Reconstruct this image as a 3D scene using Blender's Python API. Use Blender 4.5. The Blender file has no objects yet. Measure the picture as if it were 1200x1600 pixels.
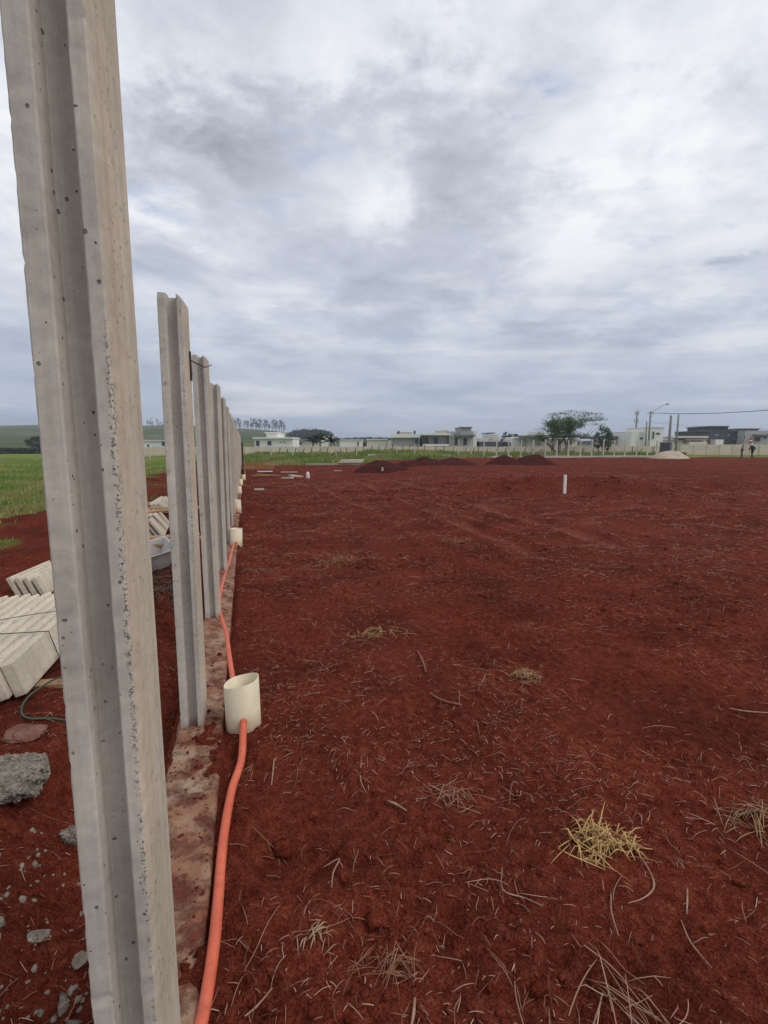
import bpy, bmesh, math, random
import numpy as np
from mathutils import Vector, Matrix

random.seed(7)
rng = np.random.default_rng(11)
SC = bpy.context.scene
COL = SC.collection
R = math.radians

# ------------------------------------------------------------------ camera
CAM_H = 1.62
PITCH = 7.5
cam_d = bpy.data.cameras.new('camera')
cam = bpy.data.objects.new('camera', cam_d); COL.objects.link(cam)
cam_d.sensor_fit = 'VERTICAL'; cam_d.sensor_height = 36.0; cam_d.lens = 36.0 * 775 / 1600
cam_d.clip_start = 0.02; cam_d.clip_end = 9000
cam.location = (0, 0, CAM_H); cam.rotation_euler = (R(90 - PITCH), 0, 0)
SC.camera = cam

# ------------------------------------------------------------------ sky and sun
SUN_EL, SUN_AZ = 48, 112          # azimuth measured clockwise from the view direction
world = bpy.data.worlds.new('World'); SC.world = world; world.use_nodes = True
def build_world():
    nt = world.node_tree; N = nt.nodes; L = nt.links; N.clear()
    out = N.new('ShaderNodeOutputWorld'); bg = N.new('ShaderNodeBackground'); bg.inputs[1].default_value = 0.1
    L.new(bg.outputs[0], out.inputs[0])
    sky = N.new('ShaderNodeTexSky'); sky.sky_type = 'NISHITA'; sky.sun_disc = False
    sky.sun_elevation = R(SUN_EL); sky.sun_rotation = R(SUN_AZ)
    tc = N.new('ShaderNodeTexCoord')
    sep = N.new('ShaderNodeSeparateXYZ'); L.new(tc.outputs['Generated'], sep.inputs[0])
    def math_(op, a, b=None, c=None, clamp=False):
        m = N.new('ShaderNodeMath'); m.operation = op; m.use_clamp = clamp
        for i, v in enumerate((a, b, c)):
            if v is None: continue
            if isinstance(v, (int, float)): m.inputs[i].default_value = v
            else: L.new(v, m.inputs[i])
        return m.outputs[0]
    z = math_('MAXIMUM', sep.outputs[2], 0.0)
    den = math_('ADD', z, 0.20)
    px = math_('DIVIDE', sep.outputs[0], den); py = math_('DIVIDE', sep.outputs[1], den)
    cmb = N.new('ShaderNodeCombineXYZ'); L.new(px, cmb.inputs[0]); L.new(py, cmb.inputs[1])
    def noise(scale, detail, rough, dist, off, vec=None, stretch=(1, 1, 1)):
        mp = N.new('ShaderNodeMapping'); L.new(vec or cmb.outputs[0], mp.inputs[0])
        mp.inputs['Location'].default_value = off; mp.inputs['Scale'].default_value = stretch
        n = N.new('ShaderNodeTexNoise'); L.new(mp.outputs[0], n.inputs[0])
        n.inputs['Scale'].default_value = scale; n.inputs['Detail'].default_value = detail
        n.inputs['Roughness'].default_value = rough; n.inputs['Distortion'].default_value = dist
        return n.outputs[0]
    def ramp(v, stops):
        r = N.new('ShaderNodeValToRGB'); L.new(v, r.inputs[0]); e = r.color_ramp.elements
        while len(e) < len(stops): e.new(0.5)
        for i, (p, c) in enumerate(stops): e[i].position = p; e[i].color = (*c, 1)
        return r.outputs[0]
    def mix(f, a, b, mode='MIX'):
        m = N.new('ShaderNodeMix'); m.data_type = 'RGBA'; m.blend_type = mode
        for k, v in ((0, f), (6, a), (7, b)):
            if isinstance(v, (int, float)): m.inputs[k].default_value = v
            elif isinstance(v, tuple): m.inputs[k].default_value = v
            else: L.new(v, m.inputs[k])
        return m.outputs[2]
    big = noise(1.1, 2.0, 0.5, 0.2, (3.1, 1.7, 0.0))
    mid = noise(2.3, 8.0, 0.60, 0.2, (5.3, 2.2, 0.7), stretch=(1.0, 0.95, 1))
    fine = noise(8.0, 6.0, 0.64, 0.15, (1.0, 4.0, 0.3), stretch=(0.9, 1.1, 1))
    # cloud thickness: thick = grey underside, thin = bright white
    t = math_('MULTIPLY_ADD', big, 0.50, math_('MULTIPLY_ADD', mid, 0.92, math_('MULTIPLY', fine, 0.34)))
    t = math_('SUBTRACT', t, 0.47)
    # heavy grey cloud banks and thin bright spots of the deck, by place in the cloud plane
    wx = math_('ADD', px, math_('MULTIPLY_ADD', mid, 0.55, -0.275)); wy = math_('ADD', py, math_('MULTIPLY_ADD', fine, 0.45, -0.225))
    def bank(cx, cy, rx, ry, amp):
        dx = math_('DIVIDE', math_('SUBTRACT', wx, cx), rx); dy = math_('DIVIDE', math_('SUBTRACT', wy, cy), ry)
        d = math_('ADD', math_('MULTIPLY', dx, dx), math_('MULTIPLY', dy, dy))
        return math_('MULTIPLY', math_('POWER', 2.718, math_('MULTIPLY', d, -1.0)), amp)
    for b in BANKS: t = math_('ADD', t, bank(*b))
    cloud = ramp(t, [(0.24, (0.87, 0.875, 0.90)), (0.38, (0.71, 0.735, 0.80)), (0.52, (0.535, 0.565, 0.645)), (0.84, (0.27, 0.29, 0.345))])
    cloud10 = N.new('ShaderNodeVectorMath'); cloud10.operation = 'SCALE'; L.new(cloud, cloud10.inputs[0]); cloud10.inputs[3].default_value = 10.0
    # gaps in the deck where the blue shows
    gap = noise(4.5, 5.0, 0.6, 0.2, (9.4, 6.1, 1.9), stretch=(0.8, 1.15, 1))
    for b in GAPS: gap = math_('ADD', gap, bank(*b))
    g = ramp(gap, [(0.60, (0, 0, 0)), (0.80, (0.85, 0.85, 0.85))])
    blue = mix(0.55, sky.outputs[0], (6.0, 7.0, 8.8, 1))
    col = mix(g, cloud10.outputs[0], blue)
    # low haze: blue-grey stratus towards the horizon
    hz = math_('SUBTRACT', 1.0, math_('DIVIDE', z, 0.38), clamp=True)
    hz = math_('MULTIPLY', math_('POWER', hz, 1.0), 0.90)
    strat = noise(2.4, 5.0, 0.6, 0.3, (2.0, 7.0, 0.0), vec=tc.outputs['Generated'], stretch=(1.0, 1.0, 8.0))
    sc_ = ramp(strat, [(0.38, (0.30, 0.375, 0.50)), (0.54, (0.40, 0.47, 0.59)), (0.68, (0.68, 0.70, 0.75))])
    s10 = N.new('ShaderNodeVectorMath'); s10.operation = 'SCALE'; L.new(sc_, s10.inputs[0]); s10.inputs[3].default_value = 10.0
    col = mix(hz, col, s10.outputs[0])
    L.new(col, bg.inputs[0])
BANKS = [(-0.36, 1.33, 0.24, 0.22, 0.26), (-0.63, 1.57, 0.24, 0.24, 0.18), (-0.34, 1.74, 0.22, 0.2, 0.15), (0.19, 1.34, 0.13, 0.13, 0.08), (0.14, 1.62, 0.2, 0.14, 0.14), (-0.05, 1.4, 0.10, 0.16, -0.07), (-0.05, 1.05, 0.22, 0.12, -0.10), (0.5, 1.3, 0.18, 0.14, -0.14), (1.09, 1.71, 0.25, 0.2, -0.18), (0.60, 1.02, 0.16, 0.12, -0.10), (-0.38, 1.07, 0.18, 0.12, -0.08), (0.14, 1.02, 0.14, 0.1, -0.06), (1.15, 1.63, 0.05, 0.06, 0.2), (-0.25, 2.05, 0.14, 0.06, -0.08), (0.91, 2.43, 0.5, 0.14, 0.16)]
GAPS = [(-0.69, 1.45, 0.09, 0.3, 0.16), (0.33, 1.16, 0.045, 0.035, 0.26), (-0.47, 1.03, 0.1, 0.1, 0.05)]
build_world()

sun_d = bpy.data.lights.new('sun', 'SUN'); sun_d.energy = 1.5; sun_d.angle = R(30); sun_d.color = (1.0, 0.95, 0.88)
sun = bpy.data.objects.new('sun', sun_d); COL.objects.link(sun); sun.location = (20, 10, 60)
sd = Vector((math.cos(R(SUN_EL)) * math.sin(R(SUN_AZ)), math.cos(R(SUN_EL)) * math.cos(R(SUN_AZ)), math.sin(R(SUN_EL))))
sun.rotation_euler = sd.to_track_quat('Z', 'Y').to_euler()

SC.view_settings.view_transform = 'Standard'; SC.view_settings.look = 'None'
SC.view_settings.exposure = 0.15; SC.view_settings.gamma = 1.0
SC.view_settings.use_curve_mapping = False
SC.render.resolution_x = 768; SC.render.resolution_y = 1024
SC.cycles.volume_bounces = 0; SC.cycles.max_bounces = 5; SC.cycles.diffuse_bounces = 2; SC.cycles.glossy_bounces = 2; SC.cycles.transmission_bounces = 2
world.cycles.sampling_method = 'MANUAL'; world.cycles.sample_map_resolution = 512

# ------------------------------------------------------------------ numeric helpers
_perm = np.random.default_rng(3).permutation(256); _perm = np.concatenate([_perm, _perm, _perm])
_ga = np.random.default_rng(4).uniform(0, 2 * math.pi, 256); _gx, _gy = np.cos(_ga), np.sin(_ga)
def pn(x, y, seed=0):
    x = np.asarray(x, float) + seed * 17.31; y = np.asarray(y, float) + seed * 9.77
    xi = np.floor(x).astype(np.int64); yi = np.floor(y).astype(np.int64); xf = x - xi; yf = y - yi
    u = xf * xf * xf * (xf * (xf * 6 - 15) + 10); v = yf * yf * yf * (yf * (yf * 6 - 15) + 10)
    def g(ix, iy, dx, dy):
        h = _perm[(_perm[ix & 255] + iy) & 255]
        return _gx[h] * dx + _gy[h] * dy
    a = g(xi, yi, xf, yf); b = g(xi + 1, yi, xf - 1, yf); c = g(xi, yi + 1, xf, yf - 1); d = g(xi + 1, yi + 1, xf - 1, yf - 1)
    return 1.4 * ((a * (1 - u) + b * u) * (1 - v) + (c * (1 - u) + d * u) * v)
def sstep(a, b, x):
    t = np.clip((np.asarray(x, float) - a) / (b - a), 0, 1); return t * t * (3 - 2 * t)

TH = R(15.53); CT, ST = math.cos(TH), math.sin(TH)
def wl(xw, s):                       # wall frame -> world
    return (xw * CT - s * ST, xw * ST + s * CT)
CP, SP = math.cos(R(PITCH)), math.sin(R(PITCH))
def gp(px, py, z=0.0):               # direction seen in the survey photo met with the level z
    rx = (px - 600) / 775; ry = (800 - py) / 775
    t = (z - CAM_H) / (ry * CP - SP)
    return (rx * t, (CP + ry * SP) * t)
def hx(px, F): return (px - 600) / 781.7 * F
def hz(py, F): return CAM_H - (py - 698) / 788.0 * F

def soil_cover(xw, s):               # loose soil lying over the footing beam
    n = 0.6 * pn(xw * 7, s * 5, 21) + 0.45 * pn(xw * 22, s * 20, 22)
    c = sstep(-0.05, 0.35, n + 0.55 * np.exp(-((s - 2.62) / 0.28) ** 2) * sstep(-0.40, -0.26, xw)
              + 0.9 * sstep(1.62, 1.38, s) - 0.30 + 0.5 * sstep(7, 12, s) * 0.6)
    return c
def base_height(x, y):
    x = np.asarray(x, float); y = np.asarray(y, float)
    xw = x * CT + y * ST; s = -x * ST + y * CT
    d = np.hypot(x, y)
    # the levelled plot rises to a low terrace beyond a soft bank
    edge = 16.6 + 1.2 * pn(x / 5, y / 9, 5) + 0.10 * (x - 6)
    rise = 0.34 * sstep(0, 2.6, y - edge) * sstep(0.5, 5.0, x + 0.12 * (y - 17)) * (1 - 0.35 * sstep(9, 16, x) * sstep(30, 20, y))
    rise = np.maximum(rise, 0.30 * sstep(20, 44, y) * sstep(-6, 4, x))
    rise = rise + 0.15 * np.exp(-((y - edge - 2.0) / 1.1) ** 2) * sstep(0.5, 3, x) * sstep(11, 8, x) * (1 + 0.8 * pn(x / 1.4, y / 1.1, 6))
    rise = rise + sstep(45, 66, y) * (0.55 - 0.33 * sstep(2, 14, x)) * sstep(-40, -25, x)
    z = rise
    z = z + 0.05 * pn(x / 3.1, y / 3.1, 1) * sstep(0.5, 3, d) + 0.042 * pn(x / 0.95, y / 0.95, 2)
    # left side: lower ground, then a trench beside the footing
    left = sstep(-0.42, -0.55, xw)
    z = z - 0.05 * left
    z = z - 0.24 * sstep(-0.42, -0.52, xw) * sstep(-1.15, -0.70, xw) * sstep(16, 9, s) * sstep(-1.5, 0.9, s)
    z = z + 0.10 * sstep(-1.0, -1.5, xw) * sstep(0.0, 0.6, 0.5 + pn(x / 1.3, y / 1.3, 8)) * sstep(-8, -3, xw)
    # wheel ruts
    rut = np.zeros_like(x)
    for (x0, y0, x1, y1, w, dep) in ((-1.2, 24, 2.3, 7.4, 0.20, 0.055), (0.2, 25, 3.9, 8.0, 0.20, 0.045), (3.7, 10.3, 9.5, 12.4, 0.18, 0.05), (3.4, 12.0, 9.5, 14.4, 0.16, 0.04), (-2.6, 20, 0.9, 9.0, 0.16, 0.03)):
        L_ = math.hypot(x1 - x0, y1 - y0); ux, uy = (x1 - x0) / L_, (y1 - y0) / L_
        a = (x - x0) * ux + (y - y0) * uy; b = (x - x0) * uy - (y - y0) * ux + 0.25 * pn(a / 4, 0.3, 9)
        m = sstep(-1, 1.5, a) * sstep(L_ + 1, L_ - 1.5, a)
        rut = np.maximum(rut, m * np.exp(-(b / (w * 1.3)) ** 2) * sstep(-.35, .35, pn(a / 1.6, b * 2, 55)))
        z = z + m * dep * (-np.exp(-(b / w) ** 2) + 0.9 * np.exp(-((np.abs(b) - 1.9 * w) / (0.6 * w)) ** 2))
    # foot marks
    for (px, py, r, dep) in ((770, 1100, 0.13, 0.035), (862, 1225, 0.12, 0.035), (730, 1030, .16, .03), (1050, 1190, .12, .025), (870, 1250, .07, .025), (455, 1330, .16, .05), (1010, 1010, .2, .03), (690, 1240, .12, .02), (560, 1490, .13, .02), (700, 1500, .1, .02)):
        cx, cy = gp(px, py); q = ((x - cx) ** 2 + (y - cy) ** 2) / r ** 2
        z = z + dep * (-np.exp(-q) + 0.55 * np.exp(-(np.sqrt(q) - 1.5) ** 2 * 4))
    base_height.rut = rut
    return z, xw, s, d
def G(x, y):
    x = np.asarray(x, float); y = np.asarray(y, float)
    z, xw, s, d = base_height(x, y)
    f1 = sstep(90, 25, d); f2 = sstep(26, 9, d); f3 = sstep(9, 4, d)
    rough = 0.55 + 0.45 * sstep(-0.3, 0.4, pn(x / 2.2, y / 2.2, 12))
    z = z + 0.034 * pn(x / 0.42, y / 0.36, 3) * f1 * rough
    r = 1 - np.abs(pn(x / 0.17, y / 0.17, 4)); z = z + 0.026 * (r * r - 0.55) * f2 * rough
    z = z + 0.016 * pn(x / 0.085, y / 0.085, 6) * f2 * rough
    q = np.clip(pn(x / 0.045, y / 0.045, 7), 0, 1); z = z + 0.011 * q * f3 * (0.4 + rough)
    z = z + 0.0035 * pn(x / 0.02, y / 0.02, 10) * sstep(5, 2.5, d)
    # tilled clumpiness of the mid field
    z = z + 0.045 * np.clip(pn(x / 0.75, y / 0.30, 14), 0, 1) * sstep(3, 7, d) * f1 * sstep(-0.2, 0.3, pn(x / 5, y / 3, 15))
    # footing beam: soil kept below its top, except where it lies over it
    inb = sstep(-0.50, -0.45, xw) * sstep(-0.13, -0.165, xw) * sstep(1.2, 1.5, s) * sstep(40, 39, s)
    cov = soil_cover(xw, s)
    zt = 0.02 - 0.035 + 0.052 * cov + 0.004 * pn(x / .03, y / .03, 30)
    side = sstep(-0.06, -0.16, xw)
    z = np.where(inb > 0, z * (1 - inb) + zt * inb, z)
    return z
def gz(x, y): return float(G(np.array([x]), np.array([y]))[0])

# ------------------------------------------------------------------ mesh helpers
def link(name, me, mats, parent=None, smooth=False):
    o = bpy.data.objects.new(name, me); COL.objects.link(o)
    for m in (mats if isinstance(mats, (list, tuple)) else [mats]):
        me.materials.append(m)
    if parent: o.parent = parent
    if smooth: me.shade_smooth()
    return o
def np_mesh(name, V, F):
    """V (n,3), F (m,k) all faces with k corners"""
    V = np.asarray(V, np.float32); F = np.asarray(F, np.int32); k = F.shape[1]
    me = bpy.data.meshes.new(name)
    me.vertices.add(len(V)); me.vertices.foreach_set('co', V.ravel())
    me.loops.add(F.size); me.loops.foreach_set('vertex_index', F.ravel())
    me.polygons.add(len(F)); me.polygons.foreach_set('loop_start', np.arange(0, F.size, k, dtype=np.int32))
    me.update(calc_edges=True)
    return me
def vcol(me, C, name='tint'):
    a = me.color_attributes.new(name, 'FLOAT_COLOR', 'POINT')
    C = np.concatenate([np.asarray(C, np.float32), np.ones((len(C), 1), np.float32)], 1); a.data.foreach_set('color', C.ravel())
class MB:
    def __init__(s): s.v = []; s.f = []; s.m = []
    def add(s, vs, fs, mi=0):
        o = len(s.v); s.v += [tuple(p) for p in vs]; s.f += [tuple(o + i for i in f) for f in fs]; s.m += [mi] * len(fs); return s
    def box(s, x0, x1, y0, y1, z0, z1, mi=0, M=None, bev=0.0):
        if bev > 0:
            b = bev; vs = []; 
            bm = bmesh.new(); bmesh.ops.create_cube(bm, size=1)
            for v in bm.verts: v.co = Vector(((x0 + x1) / 2 + v.co.x * (x1 - x0), (y0 + y1) / 2 + v.co.y * (y1 - y0), (z0 + z1) / 2 + v.co.z * (z1 - z0)))
            bmesh.ops.bevel(bm, geom=bm.edges[:], offset=b, segments=1, affect='EDGES')
            bm.verts.index_update(); vs = [v.co.copy() for v in bm.verts]; fs = [[v.index for v in f.verts] for f in bm.faces]; bm.free()
        else:
            vs = [Vector(p) for p in ((x0, y0, z0), (x1, y0, z0), (x1, y1, z0), (x0, y1, z0), (x0, y0, z1), (x1, y0, z1), (x1, y1, z1), (x0, y1, z1))]
            fs = [(0, 3, 2, 1), (4, 5, 6, 7), (0, 1, 5, 4), (1, 2, 6, 5), (2, 3, 7, 6), (3, 0, 4, 7)]
        if M is not None: vs = [M @ v for v in vs]
        return s.add(vs, fs, mi)
    def tube(s, pts, rad, n=8, mi=0, cap=True):
        pts = [Vector(p) for p in pts]; rad = rad if isinstance(rad, (list, tuple)) else [rad] * len(pts)
        vs = []; fs = []; prev = None
        for i, p in enumerate(pts):
            t = (pts[min(i + 1, len(pts) - 1)] - pts[max(i - 1, 0)]).normalized()
            if prev is None:
                a = Vector((0, 0, 1)) if abs(t.z) < 0.9 else Vector((1, 0, 0)); u = t.cross(a).normalized()
            else: u = (prev - t * prev.dot(t)).normalized()
            prev = u; w = t.cross(u)
            for k in range(n):
                c = 2 * math.pi * k / n; vs.append(p + (u * math.cos(c) + w * math.sin(c)) * rad[i])
        for i in range(len(pts) - 1):
            for k in range(n):
                a = i * n + k; b = i * n + (k + 1) % n; fs.append((a, b, b + n, a + n))
        if cap: fs.append(tuple(range(n - 1, -1, -1))); fs.append(tuple(range((len(pts) - 1) * n, len(pts) * n)))
        return s.add(vs, fs, mi)
    def prism(s, poly, y0, y1, mi=0, M=None):      # poly in (x,z), extruded along y
        n = len(poly); vs = [Vector((x, y0, z)) for x, z in poly] + [Vector((x, y1, z)) for x, z in poly]
        fs = [tuple(range(n)), tuple(range(2 * n - 1, n - 1, -1))] + [(i, i + n, (i + 1) % n + n, (i + 1) % n) for i in range(n)]
        if M is not None: vs = [M @ v for v in vs]
        return s.add(vs, fs, mi)
    def mesh(s, name):
        me = bpy.data.meshes.new(name); me.from_pydata(s.v, [], s.f); me.polygons.foreach_set('material_index', s.m)
        bm = bmesh.new(); bm.from_mesh(me); bmesh.ops.recalc_face_normals(bm, faces=bm.faces[:]); bm.to_mesh(me); bm.free()
        return me
    def build(s, name, mats, parent=None, smooth=False): return link(name, s.mesh(name), mats, parent, smooth)
def tag(o, label=None, cat=None, group=None, kind=None):
    if label: o['label'] = label
    if cat: o['category'] = cat
    if group: o['group'] = group
    if kind: o['kind'] = kind
    return o
def thing(name, loc, label, cat, rz=0, group=None):
    o = bpy.data.objects.new(name, None); COL.objects.link(o); o.location = loc; o.rotation_euler = (0, 0, rz); o.empty_display_size = 0.2
    return tag(o, label, cat, group)
def copy_tree(o, parent=None):
    c = o.copy(); COL.objects.link(c)
    if parent: c.parent = parent
    for ch in list(o.children): copy_tree(ch, c)
    return c
def catmull(P, n=8):
    P = [Vector(p) for p in P]; Q = [P[0] * 2 - P[1]] + P + [P[-1] * 2 - P[-2]]; out = []
    for i in range(1, len(Q) - 2):
        for k in range(n):
            t = k / n; a, b, c, d = Q[i - 1:i + 3]
            out.append(0.5 * (2 * b + (c - a) * t + (2 * a - 5 * b + 4 * c - d) * t * t + (3 * b - a - 3 * c + d) * t ** 3))
    out.append(P[-1]); return out

# ------------------------------------------------------------------ materials
class NT:
    def __init__(s, name):
        s.mat = bpy.data.materials.new(name); s.mat.use_nodes = True; s.t = s.mat.node_tree; s.N = s.t.nodes; s.L = s.t.links
        s.N.clear(); s.out = s.N.new('ShaderNodeOutputMaterial'); s.p = s.N.new('ShaderNodeBsdfPrincipled'); s.L.new(s.p.outputs[0], s.out.inputs[0])
        s.tc = s.N.new('ShaderNodeTexCoord')
    def set(s, k, v):
        i = s.p.inputs[k] if isinstance(k, str) else k
        if hasattr(v, 'links') or hasattr(v, 'is_output'): s.L.new(v, i)
        elif isinstance(v, tuple) and len(v) == 3 and i.type == 'RGBA': i.default_value = (*v, 1)
        else: i.default_value = v
    def coord(s, kind='Object', scale=(1, 1, 1), off=(0, 0, 0), rnd=False):
        m = s.N.new('ShaderNodeMapping'); src = s.tc.outputs[kind] if kind != 'World' else s.N.new('ShaderNodeNewGeometry').outputs['Position']
        if rnd:
            oi = s.N.new('ShaderNodeObjectInfo'); v = s.N.new('ShaderNodeVectorMath'); v.operation = 'MULTIPLY_ADD'
            s.L.new(oi.outputs['Random'], v.inputs[0]); v.inputs[1].default_value = (37, 53, 71); s.L.new(src, v.inputs[2]); src = v.outputs[0]
        s.L.new(src, m.inputs[0]); m.inputs['Scale'].default_value = scale; m.inputs['Location'].default_value = off
        return m.outputs[0]
    def noise(s, vec, scale, detail=4, rough=0.55, dist=0.0):
        n = s.N.new('ShaderNodeTexNoise'); s.L.new(vec, n.inputs[0]); n.inputs['Scale'].default_value = scale; n.inputs['Detail'].default_value = detail
        n.inputs['Roughness'].default_value = rough; n.inputs['Distortion'].default_value = dist; return n.outputs[0]
    def voro(s, vec, scale, out='Distance', feat='F1'):
        n = s.N.new('ShaderNodeTexVoronoi'); s.L.new(vec, n.inputs[0]); n.inputs['Scale'].default_value = scale; n.feature = feat; return n.outputs[out]
    def ramp(s, v, stops):
        r = s.N.new('ShaderNodeValToRGB'); s.L.new(v, r.inputs[0]); e = r.color_ramp.elements
        while len(e) < len(stops): e.new(0.5)
        for i, (p, c) in enumerate(stops):
            e[i].position = p; c = (c, c, c) if isinstance(c, (int, float)) else c; e[i].color = (*c, 1)
        return r.outputs[0]
    def mix(s, f, a, b, mode='MIX'):
        m = s.N.new('ShaderNodeMix'); m.data_type = 'RGBA'; m.blend_type = mode
        for k, v in ((0, f), (6, a), (7, b)):
            if isinstance(v, (int, float)): m.inputs[k].default_value = v
            elif isinstance(v, tuple): m.inputs[k].default_value = (*v, 1) if len(v) == 3 else v
            else: s.L.new(v, m.inputs[k])
        return m.outputs[2]
    def m(s, op, a, b=None, c=None, clamp=False):
        n = s.N.new('ShaderNodeMath'); n.operation = op; n.use_clamp = clamp
        for i, v in enumerate((a, b, c)):
            if v is None: continue
            if isinstance(v, (int, float)): n.inputs[i].default_value = v
            else: s.L.new(v, n.inputs[i])
        return n.outputs[0]
    def xyz(s, vec):
        n = s.N.new('ShaderNodeSeparateXYZ'); s.L.new(vec, n.inputs[0]); return n.outputs
    def bump(s, h, dist=0.01, strength=1.0, prev=None):
        b = s.N.new('ShaderNodeBump'); s.L.new(h, b.inputs['Height']); b.inputs['Distance'].default_value = dist; b.inputs['Strength'].default_value = strength
        if prev: s.L.new(prev, b.inputs['Normal'])
        s.L.new(b.outputs[0], s.p.inputs['Normal']); return b.outputs[0]
    def attr(s, name):
        n = s.N.new('ShaderNodeAttribute'); n.attribute_name = name; return n.outputs['Color']

def simple(name, c1, c2=None, scale=4.0, rough=0.8, bump=0.0, metal=0.0, kind='Object', stretch=(1, 1, 1), rnd=True, spec=0.3):
    t = NT(name); v = t.coord(kind, stretch, rnd=rnd)
    if c2 is None: c2 = tuple(c * 0.7 for c in c1)
    n = t.noise(v, scale, 6, 0.6)
    t.set('Base Color', t.ramp(n, [(0.3, c2), (0.7, c1)])); t.set('Roughness', rough); t.set('Metallic', metal); t.set('Specular IOR Level', spec)
    if bump: t.bump(t.noise(v, scale * 6, 5, 0.6), bump)
    return t.mat

SOIL_D, SOIL_M, SOIL_L = (0.070, 0.0130, 0.0068), (0.125, 0.0260, 0.0140), (0.185, 0.050, 0.029)
def soil_colour(t, v):
    a = t.noise(v, 1.3, 4, 0.6, 0.3); b = t.noise(v, 22, 4, 0.65)
    c = t.ramp(b, [(0.30, SOIL_D), (0.52, SOIL_M), (0.78, SOIL_L)])
    d = t.ramp(a, [(0.34, 0.68), (0.66, 1.25)])
    e = t.ramp(t.noise(v, 120, 2, 0.7), [(0.33, 0.52), (0.50, 1.0), (0.68, 1.45)])
    return t.mix(1.0, t.mix(1.0, c, d, 'MULTIPLY'), e, 'MULTIPLY')
def make_ground_mat():
    t = NT('red_earth'); v = t.coord('World')
    soil = soil_colour(t, v)
    # drier, paler crumbs along the wheel tracks and over the mid field
    dry = t.ramp(t.noise(v, 0.33, 4, 0.6, 0.5), [(0.50, 0.0), (0.72, 0.55)])
    soil = t.mix(dry, soil, t.ramp(t.noise(v, 9, 3, 0.7), [(0.3, (0.125, 0.025, 0.017)), (0.75, (0.21, 0.056, 0.039))]))
    at = t.xyz(t.attr('cover'))
    soil = t.mix(t.m('MULTIPLY', at[1], 0.75), soil, t.ramp(t.noise(v, 14, 3, 0.7), [(0.3, (0.15, 0.038, 0.025)), (0.75, (0.26, 0.085, 0.060))]))
    g1 = t.ramp(t.noise(v, 0.22, 4, 0.62), [(0.35, (0.10, 0.165, 0.028)), (0.52, (0.15, 0.205, 0.045)), (0.68, (0.24, 0.22, 0.085))])
    g2 = t.ramp(t.noise(v, 7.0, 3, 0.7), [(0.3, 0.55), (0.7, 1.25)])
    grass = t.mix(1.0, g1, g2, 'MULTIPLY')
    t.set('Base Color', t.mix(at[0], soil, grass)); t.set('Roughness', 0.95); t.set('Specular IOR Level', 0.03)
    h = t.m('ADD', t.m('MULTIPLY', t.noise(v, 130, 2, 0.7), 0.6), t.m('ADD', t.noise(v, 48, 3, 0.7), t.m('MULTIPLY', t.noise(v, 11, 3, 0.65), 2.5)))
    t.bump(h, 0.019, 1.0)
    return t.mat
M = {}
M['ground'] = make_ground_mat()
def make_soil_mat():
    t = NT('loose_red_soil'); v = t.coord('World'); t.set('Base Color', soil_colour(t, v)); t.set('Roughness', 0.95); t.set('Specular IOR Level', 0.03)
    t.bump(t.noise(v, 70, 5, 0.7), 0.008); return t.mat
M['soil'] = make_soil_mat()
def make_mound_mat():
    t = NT('dug_dark_soil'); v = t.coord('World'); b = t.noise(v, 6, 6, 0.7)
    t.set('Base Color', t.ramp(b, [(0.3, (0.034, 0.0064, 0.0050)), (0.7, (0.070, 0.0138, 0.0095))])); t.set('Roughness', 0.95); t.set('Specular IOR Level', 0.1)
    t.bump(t.noise(v, 9, 6, 0.7), 0.08); return t.mat
M['mound'] = make_mound_mat()
def tinted(name, rough=0.9, trans=0.0, mult=None):
    t = NT(name); c = t.attr('tint'); t.set('Base Color', c); t.set('Roughness', rough); t.set('Specular IOR Level', 0.15)
    if trans:
        tr = t.N.new('ShaderNodeBsdfTranslucent'); t.L.new(c, tr.inputs[0]); mx = t.N.new('ShaderNodeMixShader'); mx.inputs[0].default_value = trans
        t.L.new(t.p.outputs[0], mx.inputs[1]); t.L.new(tr.outputs[0], mx.inputs[2]); t.L.new(mx.outputs[0], t.out.inputs[0])
    return t.mat
M['straw'] = tinted('straw'); M['clod'] = tinted('clod'); M['leaf'] = tinted('leaf', 0.75, 0.3); M['blade'] = tinted('grass_blade', 0.8, 0.3)

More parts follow.
